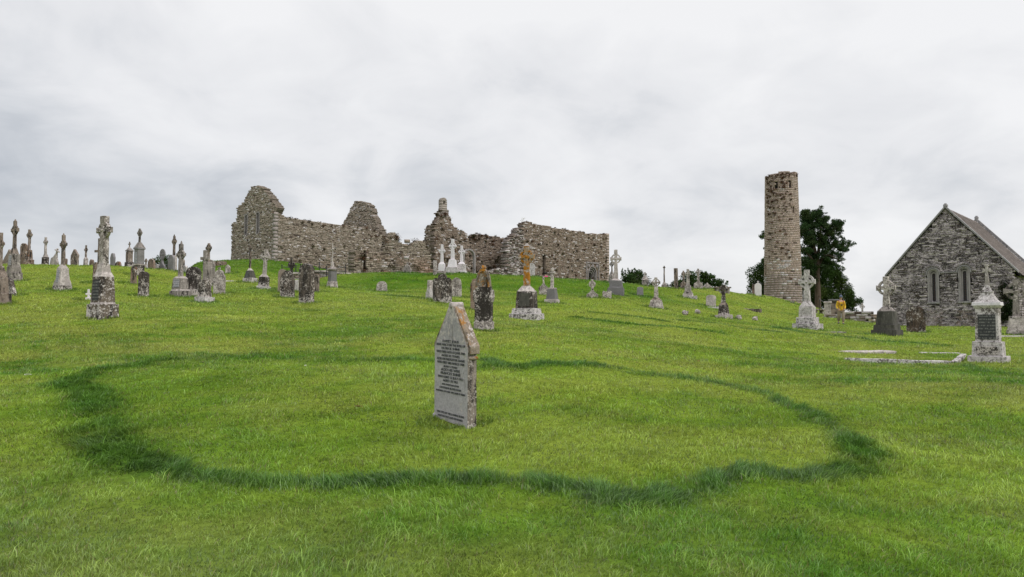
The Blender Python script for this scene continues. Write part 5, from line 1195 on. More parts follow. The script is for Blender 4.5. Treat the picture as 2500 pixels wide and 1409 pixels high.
m_glass = plain('dark_window_glass', (.02, .022, .025), .15)
for a, b, c, d_ in wn:
    mid = (a+b)/2; w_ = b-a; fr = arch_ring(R7, pl, mid, c, w_*.80, (d_-c)-.10*w_, .35, w_*.10, m_surround, 'window', .035)
    arch_ring(fr, pl, mid, c+.02, w_*.56, (d_-c)-.26*w_, .3, w_*.12, m_surround, 'inner_moulding', -.06); arch_ring(fr, pl, mid, c+.04, w_*.30, (d_-c)-.50*w_, .3, w_*.13, m_surround, 'frame', -.16)
    arch_ring(fr, pl, mid, d_-w_*.62, w_*1.06, w_*.66, .12, .07, m_cope, 'hood_moulding', .09)
    pane(fr, pl, a-.02, b+.02, c, d_-w_*.2, -.34, m_glass, 'glass', .02)
    bm = bmesh.new()
    z = c+.2
    while z < d_-.3:
        q = pl.w(mid, -.30); frustum(bm, 0, 0, z-c, z-c+.025, w_*.34, .03, w_*.34, .03); z += .17
    frustum(bm, 0, .004, 0, d_-c-.3, .02, .02, .02, .02)
    o = bm_obj('glazing_bars', bm, plain('rusty_bars', (.07, .04, .03), .8), fr); q = pl.w(mid, -.30); o.location = (q[0], q[1], c); o.rotation_euler = (0, 0, math.atan2(pl.d.y, pl.d.x))
    pane(fr, pl, a-.04, b+.04, c-.12, c-.003, .12, m_cope, 'sill', .5)
    # radiating stones over the head
    SV = Stones(); n = 13; hw = w_/2+.02
    for i in range(n):
        a1, a2 = math.pi*i/n+.02, math.pi*(i+1)/n-.02; p8 = []
        r1 = hw+.10; r2 = hw+random.uniform(.26, .36); zc_ = d_-w_/2
        for of in (.045, -.2):
            for (aa, rr) in ((a1, r1), (a2, r1), (a2, r2), (a1, r2)): q = pl.w(mid+rr*math.cos(aa), of); p8.append((q[0], q[1], zc_+rr*math.sin(aa)))
        kq = random.uniform(.7, 1.5); SV.box(p8, (.19*kq, .185*kq, .18*kq))
    SV.make('arch_stones', m_chapel, fr)
ma = (wn[0][1]+wn[1][0])/2; pane(R7, pl, wn[0][1]+.12, wn[1][0]-.12, wn[0][3]-.42*(wn[0][1]-wn[0][0])-.02, wn[0][3]-.42*(wn[0][1]-wn[0][0])+.05, .09, m_cope, 'string_course', .15)

zs_ = [pl.at(2462, v) for v in (705, 725, 745, 765, 785)]
pts_ = []
for k_ in range(34):
    a_, z_ = random.choice(zs_); a_ += random.uniform(-.35, .30); q_ = pl.w(min(a_, GWD), .10); pts_.append((q_[0], q_[1], z_+random.gauss(0, .22), random.uniform(.7, 1.6)))
tufts(R7, pts_, .15, 70, cols=((.020, .034, .014), (.028, .045, .018), (.03, .03, .018)), size=.05, name='ivy')

# ---- 8. low boundary walls, vault and railing
R8 = thing('boundary_wall', 0, 0, 'low whitish rubble wall stepping down the slope beyond the person in yellow', 'wall')
pl = Plane(2016, 58, 2126, 55); P = pl.poly([(2010, 800), (2012, 766), (2056, 764), (2078, 764), (2080, 760), (2124, 764), (2125, 800)])
P[0] = (P[0][0], 0); P[-1] = (P[-1][0], 0); lay(R8, 'rubble_wall', pl.A, pl.B, P, .5, 'rough', ch=(.15, .28), ln=(.25, .7), prot=.04, pale=.35)
R9 = thing('far_boundary_wall', 0, 0, 'brownish far boundary wall running behind the chapel', 'wall')
pl = Plane(2121, 62, 2250, 66); P = pl.poly([(2120, 800), (2120, 768), (2160, 769), (2250, 769), (2250, 800)]); P[0] = (P[0][0], 0); P[-1] = (P[-1][0], 0)
lay(R9, 'rubble_wall', pl.A, pl.B, P, .5, 'brown', ch=(.15, .28), ln=(.25, .6), pale=.1)
R10 = thing('stone_vault', 0, 0, 'low stone burial enclosure with pale capstones below the gabled church', 'tomb')
pl = Plane(715, 55, 853, 57.5); P = pl.poly([(714, 710), (716, 667), (764, 666), (800, 663), (852, 669), (854, 710)]); lay(R10, 'front_wall', pl.A, pl.B, P, .5, 'rough', ch=(.14, .24), ln=(.25, .5), prot=.05, pale=.12)
for (ua, ub, va, vb2) in ((713, 762, 667, 666), (764, 800, 662, 663), (801, 856, 665, 669)):
    x0, z0 = pl.at(ua, va); x1, z1 = pl.at(ub, vb2); bm = bmesh.new()
    slabbox(bm, [(*pl.w(x0, .12), z0-.06), (*pl.w(x1, .12), z1-.06), (*pl.w(x1, -.6), z1-.06), (*pl.w(x0, -.6), z0-.06), (*pl.w(x0, .12), z0+.07), (*pl.w(x1, .12), z1+.07), (*pl.w(x1, -.6), z1+.07), (*pl.w(x0, -.6), z0+.07)])
    weather(bm, .3, .02, .02, int(ua)); bm_obj('capstone', bm, MT['pale'], R10)
pb2 = plane_xy(pl.w(pl.L, -.5), pl.w(pl.L, -4)); lay(R10, 'side_wall', pb2.A, pb2.B, [(0, 3.6), (0, zat(669, 57.5)), (3.4, zat(669, 57.5)), (3.4, 3.6)], .4, 'rough')
R11 = thing('iron_railing', 0, 0, 'thin black iron railing around the burial enclosure', 'railing')
m_iron = plain('black_iron', (.012, .014, .016), .5)
def rod(parent, a, b, r_, name):
    a, b = Vector(a), Vector(b); bm = bmesh.new(); d_ = b-a
    bmesh.ops.create_cone(bm, cap_ends=True, segments=8, radius1=r_, radius2=r_, depth=d_.length, matrix=Matrix.Translation((a+b)/2) @ d_.to_track_quat('Z', 'Y').to_matrix().to_4x4()); bm_obj(name, bm, m_iron, parent)
posts = [(688, 650, 672, 57), (722, 651, 680, 55.2), (797, 653, 676, 56), (843, 650, 668, 57.2), (780, 643, 662, 62), (733, 647, 664, 60.5)]
pw_ = []
for (u, v1, v0, D) in posts:
    a, _ = ray(u, v0); x = a*D; zt_ = zat(v1, D); zb_ = min(zat(v0, D), Hs(x, D))-.1; rod(R11, (x, D, zb_), (x, D, zt_+.05), .035, 'post'); pw_.append((x, D, zt_))
    bm = bmesh.new(); bmesh.ops.create_icosphere(bm, subdivisions=2, radius=.06, matrix=Matrix.Translation((x, D, zt_+.08))); bm_obj('finial', bm, m_iron, R11)
for i, j in ((0, 1), (1, 2), (2, 3), (3, 4), (4, 5), (5, 0)):
    for dz in (-.08, -.42): rod(R11, (pw_[i][0], pw_[i][1], pw_[i][2]+dz), (pw_[j][0], pw_[j][1], pw_[j][2]+dz), .018, 'rail')
# box tomb and stacked slab tomb beyond the white cross, with a handrail
def box_tomb(u, v0, v1, wpx, D, label, mat, capmat):
    x, y, z = place(u, v0, D); s = y/F; r = empty('box_tomb', (x, y, z), math.radians(-20)); tag(r, label, 'tomb'); h = zat(v1, D)-z; W = wpx*s
    bm = bmesh.new(); frustum(bm, 0, 0, -.3, h-.14, W*.86, W*.8, W*.86, W*.8, .01); finish('chest', bm, mat, r, s)
    bm = bmesh.new(); frustum(bm, 0, 0, h-.14, h, W*1.05, W, W, W*.95, .01); finish('cap_slab', bm, capmat, r, s)
box_tomb(2021, 768, 736, 17, 60, 'box tomb with a yellowish cap left of the person in yellow', 'pale', 'pale')
box_tomb(2038, 764, 731, 26, 66, 'grey box tomb half hidden behind the person in yellow', 'brown', 'slate')
R12 = thing('handrail', 0, 0, 'thin metal handrail sloping down behind the person in yellow', 'railing')
hp = [(2001, 730, 742, 66), (2028, 750, 764, 62), (2082, 768, 782, 58.5)]; pw_ = []
for (u, v1, v0, D) in hp:
    x = ray(u, v0)[0]*D; rod(R12, (x, D, min(zat(v0, D), Hs(x, D))-.2), (x, D, zat(v1, D)), .03, 'post'); pw_.append((x, D, zat(v1, D)))
for i in (0, 1): rod(R12, pw_[i], pw_[i+1], .025, 'rail')
# ================================================================ trees and bushes
m_bark = stone('pine_bark', (.085, .065, .05), (.125, .098, .078), .05, .3, pits=.4, dcol=(.04, .03, .022))
def limb(bm, pts, r0, r1, seg=8):
    rings = []
    n = len(pts)
    for i, p in enumerate(pts):
        d_ = (Vector(pts[min(i+1, n-1)])-Vector(pts[max(i-1, 0)])).normalized(); q = Vector((0, 0, 1)).rotation_difference(d_); rr = r0+(r1-r0)*i/(n-1)
        rings.append([bm.verts.new(Vector(p)+q @ Vector((rr*math.cos(2*math.pi*k/seg), rr*math.sin(2*math.pi*k/seg), 0))) for k in range(seg)])
    for i in range(n-1):
        for k in range(seg): bm.faces.new((rings[i][k], rings[i][(k+1) % seg], rings[i+1][(k+1) % seg], rings[i+1][k]))
    bm.faces.new(rings[-1])
def clumps(centers, n_each, squash=.6, base=(.035, .07, .022), var=.5, hollow=.35):
    P = []; C = []
    for (x, y, z, r_) in centers:
        n = int(n_each*r_*r_); q = RNG.normal(size=(n, 3)); q /= np.linalg.norm(q, axis=1)[:, None]; rad_ = r_*(hollow+(1-hollow)*RNG.random(n)**.6)*(1+.25*RNG.normal(size=n)*.5)
        q = q*rad_[:, None]*np.array([1, 1, squash]); k = RNG.uniform(.7, 1.35)
        P.append(q+np.array([x, y, z])); C.append(np.array(base)*k*RNG.uniform(1-var, 1+var, (n, 1))*np.array([RNG.uniform(.85, 1.25), 1, RNG.uniform(.8, 1.2)]))
    return np.concatenate(P), np.concatenate(C)
# the tall pine right of the tower
D = 122.0
def W3(u, v, D_): return (ray(u, v)[0]*D_, D_, zat(v, D_))
bx_, by_ = ray(1999, 745)[0]*D, D; bz = 2.2
R = empty('pine_tree', (bx_, by_, bz)); tag(R, 'tall dark pine with a reddish trunk and open layered crown, right of the round tower', 'tree')
def loc(u, v, dD=0): p = W3(u, v, D+dD); return (p[0]-bx_, p[1]-by_, p[2]-bz)
bm = bmesh.new()
fork = loc(1996, 640)
limb(bm, [loc(1997, 770), loc(1997, 720), loc(1995, 680), fork], .55, .42, 12)
main = [(1996, 640), (1988, 600), (1975, 560)], [(1996, 640), (2000, 600), (2004, 560), (2002, 535)], [(1997, 650), (2012, 620), (2035, 600), (2060, 598)], [(1995, 655), (1980, 630), (1965, 610)], [(2001, 600), (2020, 575), (2045, 552)], [(1990, 610), (1970, 590), (1962, 575)], [(2005, 632), (2025, 622), (2047, 635)]
for k, m_ in enumerate(main):
    limb(bm, [loc(u, v, (k % 3-1)*1.0*i) for i, (u, v) in enumerate(m_)], .34, .10, 8)
bm_obj('trunk', bm, m_bark, R, True)
cl_ = []
crown = [(1965, 525, 1.1), (1975, 532, 1.2), (1990, 522, .9), (1998, 520, .8), (2003, 528, .9), (1982, 545, 1.4), (1968, 550, 1.3), (2012, 540, .8), (2018, 533, .6), (2000, 548, 1.2), (2020, 556, 1.0), (1960, 570, 1.3), (1978, 568, 1.3), (1996, 570, 1.1),
  (2040, 542, .8), (2048, 547, .9), (2052, 555, .7), (2035, 556, .9), (2028, 568, .9), (2044, 566, .7), (2015, 578, 1.0), (1975, 590, 1.3), (1992, 592, 1.0), (2030, 585, .8), (2050, 574, .6), (2040, 590, .8), (2060, 598, .8), (2070, 597, .6), (2054, 604, .8), (2044, 606, .8), (2060, 612, .5),
  (1965, 612, 1.4), (1980, 615, 1.0), (2022, 600, .8), (2030, 615, .9), (2042, 622, .7), (2050, 633, .6), (2044, 640, .5), (2020, 630, .8), (1968, 640, 1.6), (2016, 645, .6), (2000, 545, .8), (1985, 528, .8), (2010, 565, .6), (2064, 604, .4), (2057, 546, .4), (1985, 640, 1.4), (1990, 625, 1.2), (2012, 615, 1.0), (2020, 648, .9), (1978, 665, 1.5), (2010, 600, .9), (1984, 580, 1.2), (2010, 590, .9), (1976, 690, 1.4)]
for (u, v, r_) in crown:
    for _ in range(9):
        p = loc(u+random.gauss(0, 6.5), v+random.gauss(0, 5.5), random.uniform(-2.5, 2.5)); cl_.append((*p, r_*random.uniform(.40, .72)))
P, C = clumps(cl_, 380, .8, (.040, .070, .028), .55, .3)
leaves('crown', P, .10, C, R, stretch=1.7)
def bush(name, label, u, v, D_, blobs, n=520, base=(.045, .085, .025), size=.1, group=None, squash=.9, spikes=None, cat='bush'):
    x, y = ray(u, v)[0]*D_, D_; z = Hs(x, y); R = empty(name, (x, y, z)); tag(R, label, cat, group); cl = []
    for (uu, vv, rr) in blobs:
        p = W3(uu, vv, D_)
        for _ in range(4): cl.append((p[0]-x+random.gauss(0, rr*.4), random.gauss(0, rr*.5), p[2]-z+random.gauss(0, rr*.3), rr*random.uniform(.45, .75)))
    P, C = clumps(cl, n, squash, base, .5)
    if spikes:
        SP = []; SC = []
        for (uu, vv, uu2, vv2) in spikes:
            a = np.array(W3(uu, vv, D_))-np.array([x, y, z]); b = np.array(W3(uu2, vv2, D_))-np.array([x, y, z]); k = 70; f = RNG.random((k, 1))
            SP.append(a+(b-a)*f+RNG.normal(size=(k, 3))*(.16*(1-f)+.04)); SC.append(np.array(base)*1.3*RNG.uniform(.6, 1.5, (k, 1)))
        P = np.concatenate([P]+SP); C = np.concatenate([C]+SC)
    leaves('crown', P, size, C, R, stretch=1.3)
    bm = bmesh.new(); zt_ = min(max(c[2] for c in cl), 2.2)
    for i in range(4): a = random.uniform(-.8, .8); limb(bm, [(a*.3, 0, -.4), (a*.8, random.uniform(-.3, .3), zt_*.4), (a*1.4, random.uniform(-.5, .5), zt_*.75)], .09, .02, 6)
    bm_obj('stems', bm, m_bark, R, True); return R
GB = 'shrubs and trees beyond the brow of the hill'
# dense trees below and around the pine
bush('broadleaf_tree', 'dense rounded dark green tree around the foot of the pine, right of the tower', 2030, 760, 127,
  [(1965, 655, 1.6), (1975, 680, 2.0), (1985, 710, 2.2), (1970, 730, 1.8), (2020, 640, 1.5), (2034, 648, 1.2), (2015, 665, 2.0), (2035, 672, 1.8), (2000, 690, 2.2), (2030, 695, 2.2), (2052, 690, 1.4), (2048, 705, 1.8), (2015, 720, 2.2), (2040, 725, 2.4), (2065, 715, 1.6), (2075, 730, 1.6), (2060, 742, 1.8), (2085, 742, 1.2), (2030, 745, 2.0), (2000, 745, 2.0), (2076, 752, 1.4), (1975, 752, 1.6), (1960, 700, 1.5), (2050, 668, 1.3), (2062, 690, 1.4), (2070, 706, 1.3), (2044, 655, .9), (2078, 722, 1.2), (2088, 736, 1.1), (2010, 640, 1.2), (1990, 665, 1.6)],
  n=300, base=(.050, .085, .026), size=.13, group=GB, cat='tree')
bush('broadleaf_tree', 'dark round tree showing on the left side of the round tower', 1850, 715, 112,
  [(1862, 650, 1.2), (1856, 665, 1.3), (1845, 680, 1.4), (1862, 685, 1.8), (1850, 700, 1.6), (1836, 694, 1.0), (1866, 640, .9), (1868, 568, .6), (1866, 575, .7), (1868, 605, .4), (1840, 710, 1.1), (1860, 712, 1.6), (1874, 700, 1.5), (1874, 660, 1.5)],
  n=260, base=(.048, .085, .026), size=.13, group=GB, cat='tree')
sp = [(1530+random.uniform(-10, 50), 690, 1520+random.uniform(0, 50), random.uniform(655, 668)) for _ in range(0)]
sp = [(1522, 690, 1519, 657), (1530, 685, 1525, 660), (1538, 680, 1533, 656), (1546, 680, 1543, 658), (1552, 680, 1549, 655), (1560, 682, 1556, 660), (1566, 684, 1562, 662), (1528, 690, 1517, 665), (1540, 680, 1537, 660), (1555, 680, 1552, 659)]
bush('shrub', 'wispy dark shrub with windblown shoots right of the tall grey high cross', 1550, 694, 78,
  [(1530, 680, .8), (1540, 685, 1.0), (1550, 680, 1.0), (1560, 688, 1.0), (1548, 672, .6), (1557, 670, .6), (1570, 694, .8), (1582, 698, .8), (1590, 702, .6), (1598, 705, .5), (1535, 690, 1.0), (1552, 694, 1.2)],
  n=300, base=(.042, .072, .024), size=.10, group=GB, spikes=sp)
bush('shrub', 'dark bushy shrub behind the crosses on the right skyline', 1690, 702, 84,
  [(1662, 690, .9), (1675, 678, .8), (1690, 672, .9), (1685, 688, 1.2), (1700, 690, 1.2), (1715, 680, 1.0), (1725, 690, 1.2), (1735, 684, .9), (1742, 695, 1.0), (1752, 694, .6), (1757, 700, .5), (1725, 672, .5), (1738, 676, .4), (1710, 670, .5), (1660, 700, .6)],
  n=300, base=(.042, .078, .024), size=.11, group=GB, spikes=[(1740, 695, 1745, 672), (1750, 700, 1757, 682), (1765, 704, 1777, 686), (1722, 680, 1724, 664), (1730, 690, 1735, 668), (1762, 702, 1766, 684), (1700, 680, 1705, 664)])
bush('shrub', 'faint low shrub between the thin column cross and the plain pillar stone', 1636, 702, 90, [(1630, 696, .5), (1640, 694, .6), (1648, 698, .6)], n=300, base=(.06, .085, .045), size=.09, group=GB)
bush('shrub', 'spiky green bush behind the cross topped slab on the left skyline', 400, 655, 56, [(393, 645, .5), (402, 640, .55), (408, 646, .5), (385, 650, .4), (412, 652, .4)], n=420, base=(.04, .075, .025), size=.07, group=GB,
  spikes=[(390, 650, 374, 632), (388, 648, 378, 640), (405, 640, 412, 622), (408, 642, 415, 634), (390, 640, 384, 626), (398, 640, 400, 622)])
# ================================================================ people
m_skin = plain('skin', (.50, .30, .22), .6, var=.08); m_yel = plain('yellow_padded_jacket', (.74, .45, .02), .6, var=.12, sc=12); m_trou = plain('beige_trousers', (.27, .215, .165), .85, var=.12, sc=10)
m_hat = plain('blue_grey_knit', (.10, .125, .19), .9, var=.3, sc=60); m_red = plain('dark_red_strap', (.30, .05, .03), .8); m_blk = plain('black_plastic', (.01, .01, .012), .4); m_boot = plain('grey_boots', (.12, .12, .13), .8); m_pink = plain('bright_pink_jacket', (.80, .02, .26), .7); m_hair = plain('black_hair', (.008, .007, .007), .6)
def skin_obj(name, chains, mat, parent, sub=2, root=0):
    """chains: lists of (x,y,z,r); equal coordinates are one joint"""
    V = []; E = []; Rr = []; key = {}
    for ch in chains:
        prev = None
        for (x, y, z, r_) in ch:
            k = (round(x, 4), round(y, 4), round(z, 4))
            if k not in key: key[k] = len(V); V.append((x, y, z)); Rr.append(r_)
            i = key[k]
            if prev is not None: E.append((prev, i))
            prev = i
    me = bpy.data.meshes.new(name); me.from_pydata(V, E, []); o = link_mesh(name, me, mat, parent)
    sk = o.modifiers.new('skin', 'SKIN'); sk.use_smooth_shade = True
    lay_ = me.skin_vertices[0] if me.skin_vertices else None
    if lay_ is None:
        bm = bmesh.new(); bm.from_mesh(me); bm.verts.layers.skin.verify(); bm.to_mesh(me); bm.free(); lay_ = me.skin_vertices[0]
    for i, r_ in enumerate(Rr): lay_.data[i].radius = (r_, r_) if not isinstance(r_, tuple) else r_; lay_.data[i].use_root = (i == root)
    ss = o.modifiers.new('sub', 'SUBSURF'); ss.levels = sub; ss.render_levels = sub
    return o
x, y = hit(2054, 792); z = Hs(x, y); hgt = zat(722, y)-z; k = hgt/1.80
R = empty('person', (x, y, z), math.radians(-14)); R.scale = (k, k, k); tag(R, 'person in a yellow padded jacket and blue grey woolly hat walking down the slope', 'person')
# facing -Y (towards the viewer), mid stride
hip = (0, 0, .93, (.15, .11)); body = [
 [hip, (0, 0, 1.12, (.14, .10)), (0, 0, 1.32, (.165, .11)), (0, -.01, 1.44, (.13, .09)), (0, -.02, 1.50, .055), (0, -.03, 1.56, .052), (0, -.045, 1.64, (.072, .088)), (0, -.04, 1.72, (.07, .085))],
 [hip, (.09, 0, .88, .09), (.10, -.08, .50, .062), (.10, -.05, .10, .042), (.11, -.18, .04, .035)],
 [hip, (-.09, 0, .88, .09), (-.11, .02, .50, .062), (-.11, .22, .16, .042), (-.12, .12, .05, .035)],
 [(0, -.01, 1.44, (.13, .09)), (.17, 0, 1.42, .06), (.235, .03, 1.14, .045), (.20, -.10, .95, .036), (.15, -.14, .91, .035)],
 [(0, -.01, 1.44, (.13, .09)), (-.17, 0, 1.42, .06), (-.245, .03, 1.14, .045), (-.20, -.10, .95, .036), (-.15, -.14, .91, .035)]]
# fingers hooked into the jacket pockets
for sx in (1, -1):
    for j, (dz, ln_) in enumerate(((.020, .05), (.007, .06), (-.007, .058), (-.020, .045))):
        body.append([(sx*.15, -.14, .91, .035), (sx*.125, -.155, .91+dz, .010), (sx*(.125-ln_), -.16, .905+dz*1.2, .008)])
    body.append([(sx*.15, -.14, .91, .035), (sx*.15, -.165, .94, .011), (sx*.125, -.175, .955, .009)])
skin_obj('body', body, m_skin, R, 1)
skin_obj('jacket', [[(0, 0, .84, (.155, .13)), (0, 0, .97, (.160, .135)), (0, 0, 1.12, (.165, .135)), (0, 0, 1.30, (.185, .14)), (0, -.005, 1.42, (.15, .11)), (0, -.01, 1.49, (.07, .07))],
  [(0, -.005, 1.42, (.15, .11)), (.18, 0, 1.40, .080), (.235, .03, 1.16, .058), (.215, -.09, .965, .050)], [(0, -.005, 1.42, (.15, .11)), (-.18, 0, 1.40, .080), (-.245, .03, 1.16, .058), (-.215, -.09, .965, .050)]], m_yel, R, 2)
skin_obj('trousers', [[(0, 0, .95, (.16, .13)), (.10, -.005, .80, .125), (.11, -.08, .50, .100), (.105, -.05, .14, .085)], [(0, 0, .95, (.16, .13)), (-.10, .005, .80, .125), (-.12, .02, .50, .100), (-.115, .21, .19, .085)]], m_trou, R, 2)
for (a, b) in (((.10, -.03, .07), (.11, -.20, .04)), ((-.11, .235, .13), (-.12, .09, .05))): skin_obj('shoe', [[(*a, .055), ((a[0]+b[0])/2, (a[1]+b[1])/2, (a[2]+b[2])/2, .052), (*b, .042)]], m_boot, R, 1)
bm = bmesh.new(); bmesh.ops.create_uvsphere(bm, u_segments=20, v_segments=14, radius=.108, matrix=Matrix.Translation((0, -.035, 1.73)) @ Matrix.Diagonal((.92, 1.05, 1, 1)))
for v in bm.verts:
    if v.co.z < 1.69: v.co.z = 1.69; v.co.x *= .97
bmesh.ops.create_icosphere(bm, subdivisions=2, radius=.028, matrix=Matrix.Translation((0, -.035, 1.85))); bm_obj('woolly_hat', bm, m_hat, R, True)
bm = bmesh.new(); bmesh.ops.create_cone(bm, cap_ends=True, segments=8, radius1=.014, radius2=.006, depth=.04, matrix=Matrix.Translation((0, -.135, 1.64)) @ Matrix.Rotation(math.radians(100), 4, 'X')); bm_obj('nose', bm, m_skin, R, True)
for sx in (-1, 1):
    bm = bmesh.new(); bmesh.ops.create_icosphere(bm, subdivisions=2, radius=.010, matrix=Matrix.Translation((sx*.030, -.122, 1.67))); bm_obj('eye', bm, m_blk, R, True)
    bm = bmesh.new(); bmesh.ops.create_icosphere(bm, subdivisions=2, radius=.022, matrix=Matrix.Translation((sx*.078, -.04, 1.65)) @ Matrix.Diagonal((.4, .8, 1.3, 1))); bm_obj('ear', bm, m_skin, R, True)
    bm = bmesh.new(); limb(bm, [(sx*.11, .10, 1.47), (sx*.135, -.06, 1.50), (sx*.135, -.15, 1.36), (sx*.14, -.16, 1.2)], .022, .018, 8); bm_obj('rucksack_strap', bm, m_red, R, True)
bm = bmesh.new(); frustum(bm, 0, -.128, 1.605, 1.612, .04, .02, .04, .02); bm_obj('mouth', bm, m_red, R)
for zc_ in (.98, 1.06, 1.14, 1.22, 1.30, 1.38):
    bm = bmesh.new()
    n = 28; rr1, rr2 = .176, .146
    pts_ = [(rr1*math.cos(2*math.pi*i/n), rr2*math.sin(2*math.pi*i/n), zc_) for i in range(n+1)]; limb(bm, pts_, .006, .006, 5); bm_obj('quilting_seam', bm, plain('jacket_seam', (.35, .20, .01), .8), R, True)
Rc = empty('camera_on_strap', (0, 0, 0)); Rc.matrix_world = Matrix.Translation((x, y, z)) @ Matrix.Rotation(math.radians(-14), 4, 'Z') @ Matrix.Diagonal((k, k, k, 1)) @ Matrix.Translation((.01, -.18, 1.22)); tag(Rc, 'small black camera hanging on the chest of the person in yellow', 'camera')
bm = bmesh.new(); frustum(bm, 0, 0, -.04, .04, .11, .05, .11, .05); bm_obj('camera_body', bm, m_blk, Rc)
bm = bmesh.new(); bmesh.ops.create_cone(bm, cap_ends=True, segments=14, radius1=.032, radius2=.03, depth=.06, matrix=Matrix.Translation((0, -.05, 0)) @ Matrix.Rotation(math.radians(90), 4, 'X')); bm_obj('lens', bm, m_blk, Rc, True)
# person in pink below the crest by the doorway
D = 64.0; x = ray(1332, 665)[0]*D; zt_ = zat(664.5, D); z = zt_-1.42
R = empty('person', (x, D, z), math.radians(160)); tag(R, 'person with black hair in a bright pink jacket, half hidden behind the ridge', 'person')
b2 = [[(0, 0, .62, (.11, .09)), (0, 0, .85, (.12, .09)), (0, 0, 1.02, (.11, .08)), (0, 0, 1.12, .04), (0, -.01, 1.20, .045), (0, -.01, 1.28, (.068, .08)), (0, -.01, 1.34, (.06, .075))],
  [(0, 0, .62, (.11, .09)), (.07, 0, .55, .075), (.08, 0, .30, .05), (.08, .02, .05, .035), (.08, -.10, .03, .03)], [(0, 0, .62, (.11, .09)), (-.07, 0, .55, .075), (-.08, 0, .30, .05), (-.08, .02, .05, .035), (-.08, -.10, .03, .03)],
  [(0, 0, 1.02, (.11, .08)), (.14, 0, 1.0, .045), (.19, .02, .80, .038), (.20, -.05, .63, .028)], [(0, 0, 1.02, (.11, .08)), (-.14, 0, 1.0, .045), (-.19, .02, .80, .038), (-.20, -.05, .63, .028)]]
for sx in (1, -1):
    for j in range(4): b2.append([(sx*.20, -.05, .63, .028), (sx*.20, -.075+j*.014, .59, .009), (sx*.198, -.08+j*.016, .555+.004*j, .007)])
    b2.append([(sx*.20, -.05, .63, .028), (sx*.185, -.085, .61, .009), (sx*.18, -.095, .585, .007)])
skin_obj('body', b2, m_skin, R, 1)
skin_obj('jacket', [[(0, 0, .60, (.14, .12)), (0, 0, .85, (.145, .115)), (0, 0, 1.02, (.135, .10)), (0, 0, 1.10, .06)], [(0, 0, 1.02, (.135, .10)), (.155, 0, 1.0, .06), (.205, .02, .80, .055), (.21, -.045, .67, .045)], [(0, 0, 1.02, (.135, .10)), (-.155, 0, 1.0, .06), (-.205, .02, .80, .055), (-.21, -.045, .67, .045)]], m_pink, R, 2)
bm = bmesh.new(); bmesh.ops.create_uvsphere(bm, u_segments=18, v_segments=12, radius=.105, matrix=Matrix.Translation((0, .01, 1.32)) @ Matrix.Diagonal((.9, 1.05, 1, 1))); bm_obj('hair', bm, m_hair, R, True)
skin_obj('trousers', [[(0, 0, .62, (.12, .10)), (.075, 0, .54, .085), (.08, 0, .30, .065), (.08, .02, .10, .055)], [(0, 0, .62, (.12, .10)), (-.075, 0, .54, .085), (-.08, 0, .30, .065), (-.08, .02, .10, .055)]], plain('dark_trousers', (.03, .03, .04), .8), R, 1)
GRASS_N = 760000
A = blades(GRASS_N, 3.9, 108, 'lawn'); B = blades(1000000, 5.0, 40, 'tall')
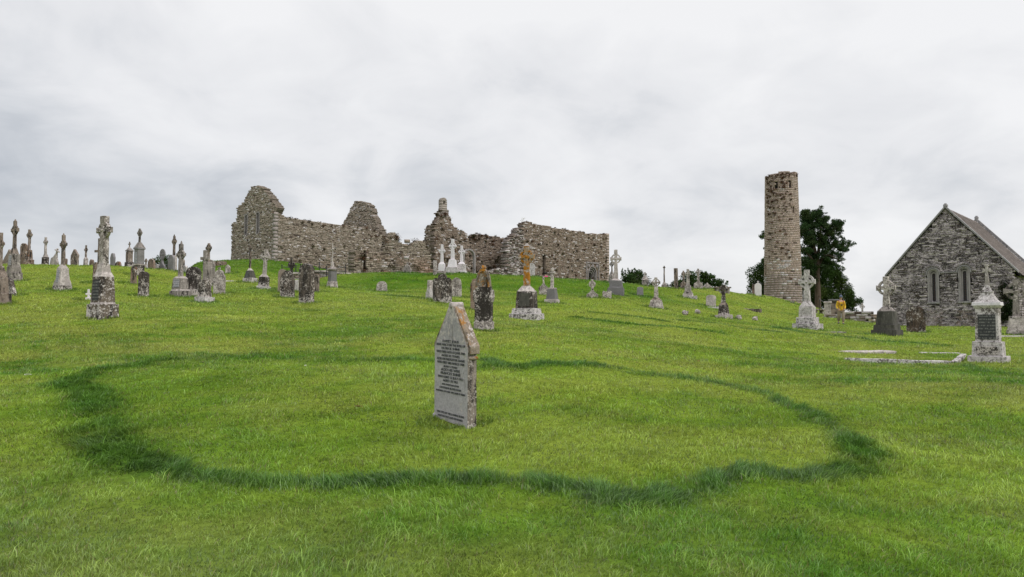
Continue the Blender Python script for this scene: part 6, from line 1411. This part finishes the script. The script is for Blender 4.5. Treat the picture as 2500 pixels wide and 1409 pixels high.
# untrimmed grass against the foot of every stone
def foot_tufts():
    X = []; Y = []; HH = []; WW = []
    for (bx0, by0, s_) in BASES:
        n = int(900*min(1, (9/by0))**1.1)+60; r_ = np.clip(s_*30, .40 if by0 < 12 else .25, .75)*RNG.uniform(.75, 1.25, n)
        a = RNG.random(n)*2*math.pi
        X.append(bx0+r_*np.cos(a)); Y.append(by0+r_*np.sin(a)*.8); HH.append(np.full(n, (.032 if by0 < 12 else .05)+.0015*by0)*RNG.uniform(.5, 1.6, n)); WW.append(np.full(n, .003+.0008*by0))
    x = np.concatenate(X); y = np.concatenate(Y); h = np.concatenate(HH); wd = np.concatenate(WW); n = len(x); z = H(x, y)-.008
    c = grass_color(x, y, np.full(n, .35))*RNG.uniform(.55, 1.2, (n, 1)); lean = RNG.normal(0, .5, (n, 2)); ang = RNG.random(n)*math.pi; sx = np.cos(ang)*wd*.5; sy = np.sin(ang)*wd*.5
    P = np.empty((n, 5, 3), np.float32); bx = lean[:, 0]*h; by = lean[:, 1]*h
    P[:, 0] = np.stack([x-sx, y-sy, z], 1); P[:, 1] = np.stack([x+sx, y+sy, z], 1)
    P[:, 2] = np.stack([x+sx*.8+bx*.35, y+sy*.8+by*.35, z+h*.62], 1); P[:, 3] = np.stack([x-sx*.8+bx*.35, y-sy*.8+by*.35, z+h*.62], 1); P[:, 4] = np.stack([x+bx, y+by, z+h*.9], 1)
    b_ = np.arange(n)*5; ff = np.concatenate([np.stack([b_, b_+1, b_+2, b_+3], 1), np.stack([b_+3, b_+2, b_+4], 1)], 1).ravel()
    return P.reshape(-1, 3), ff, np.tile([4, 3], n), np.repeat(c, 5, 0)
E = foot_tufts(); o1 = len(A[0]); o2 = o1+len(B[0])
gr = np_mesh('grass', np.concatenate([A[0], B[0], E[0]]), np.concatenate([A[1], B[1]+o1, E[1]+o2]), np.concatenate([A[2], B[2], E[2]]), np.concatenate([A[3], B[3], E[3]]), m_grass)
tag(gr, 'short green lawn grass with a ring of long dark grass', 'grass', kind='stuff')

# a few fallen leaves and white feathers lying in the lawn
m_dead = plain('dead_leaf', (.30, .17, .08), .9, var=.4); m_wht = plain('white_petals', (.75, .74, .70), .8)
for (u, v, sz, mt, lab) in ((875, 1000, .05, m_dead, 'curled brown leaf on the grass left of the gabled headstone'), (68, 921, .05, m_wht, 'white feather on the grass near the left edge'),
                            (745, 898, .022, m_wht, 'tiny white petal inside the far side of the grass ring'), (1705, 886, .03, m_dead, 'dark dead stalk standing beyond the grass ring')):
    x, y = hit(u, v); bm = bmesh.new(); V = []
    for i in range(7):
        t_ = i/6; w_ = sz*.5*math.sin(math.pi*min(max(t_, .06), .94)); V.append((bm.verts.new((t_*sz*2-sz, -w_, .012+.02*t_*t_)), bm.verts.new((t_*sz*2-sz, 0, .004+.012*t_*t_)), bm.verts.new((t_*sz*2-sz, w_, .014+.02*t_))))
    for i in range(6):
        for k_ in range(2): bm.faces.new((V[i][k_], V[i+1][k_], V[i+1][k_+1], V[i][k_+1]))
    o = bm_obj('fallen_leaf' if mt is m_dead else 'feather', bm, mt); o.location = (x, y, Hs(x, y)+.03); o.rotation_euler = (.2, .15, u*.7)
    sm = o.modifiers.new('thickness', 'SOLIDIFY'); sm.thickness = .002; tag(o, lab, 'leaf' if mt is m_dead else 'feather')
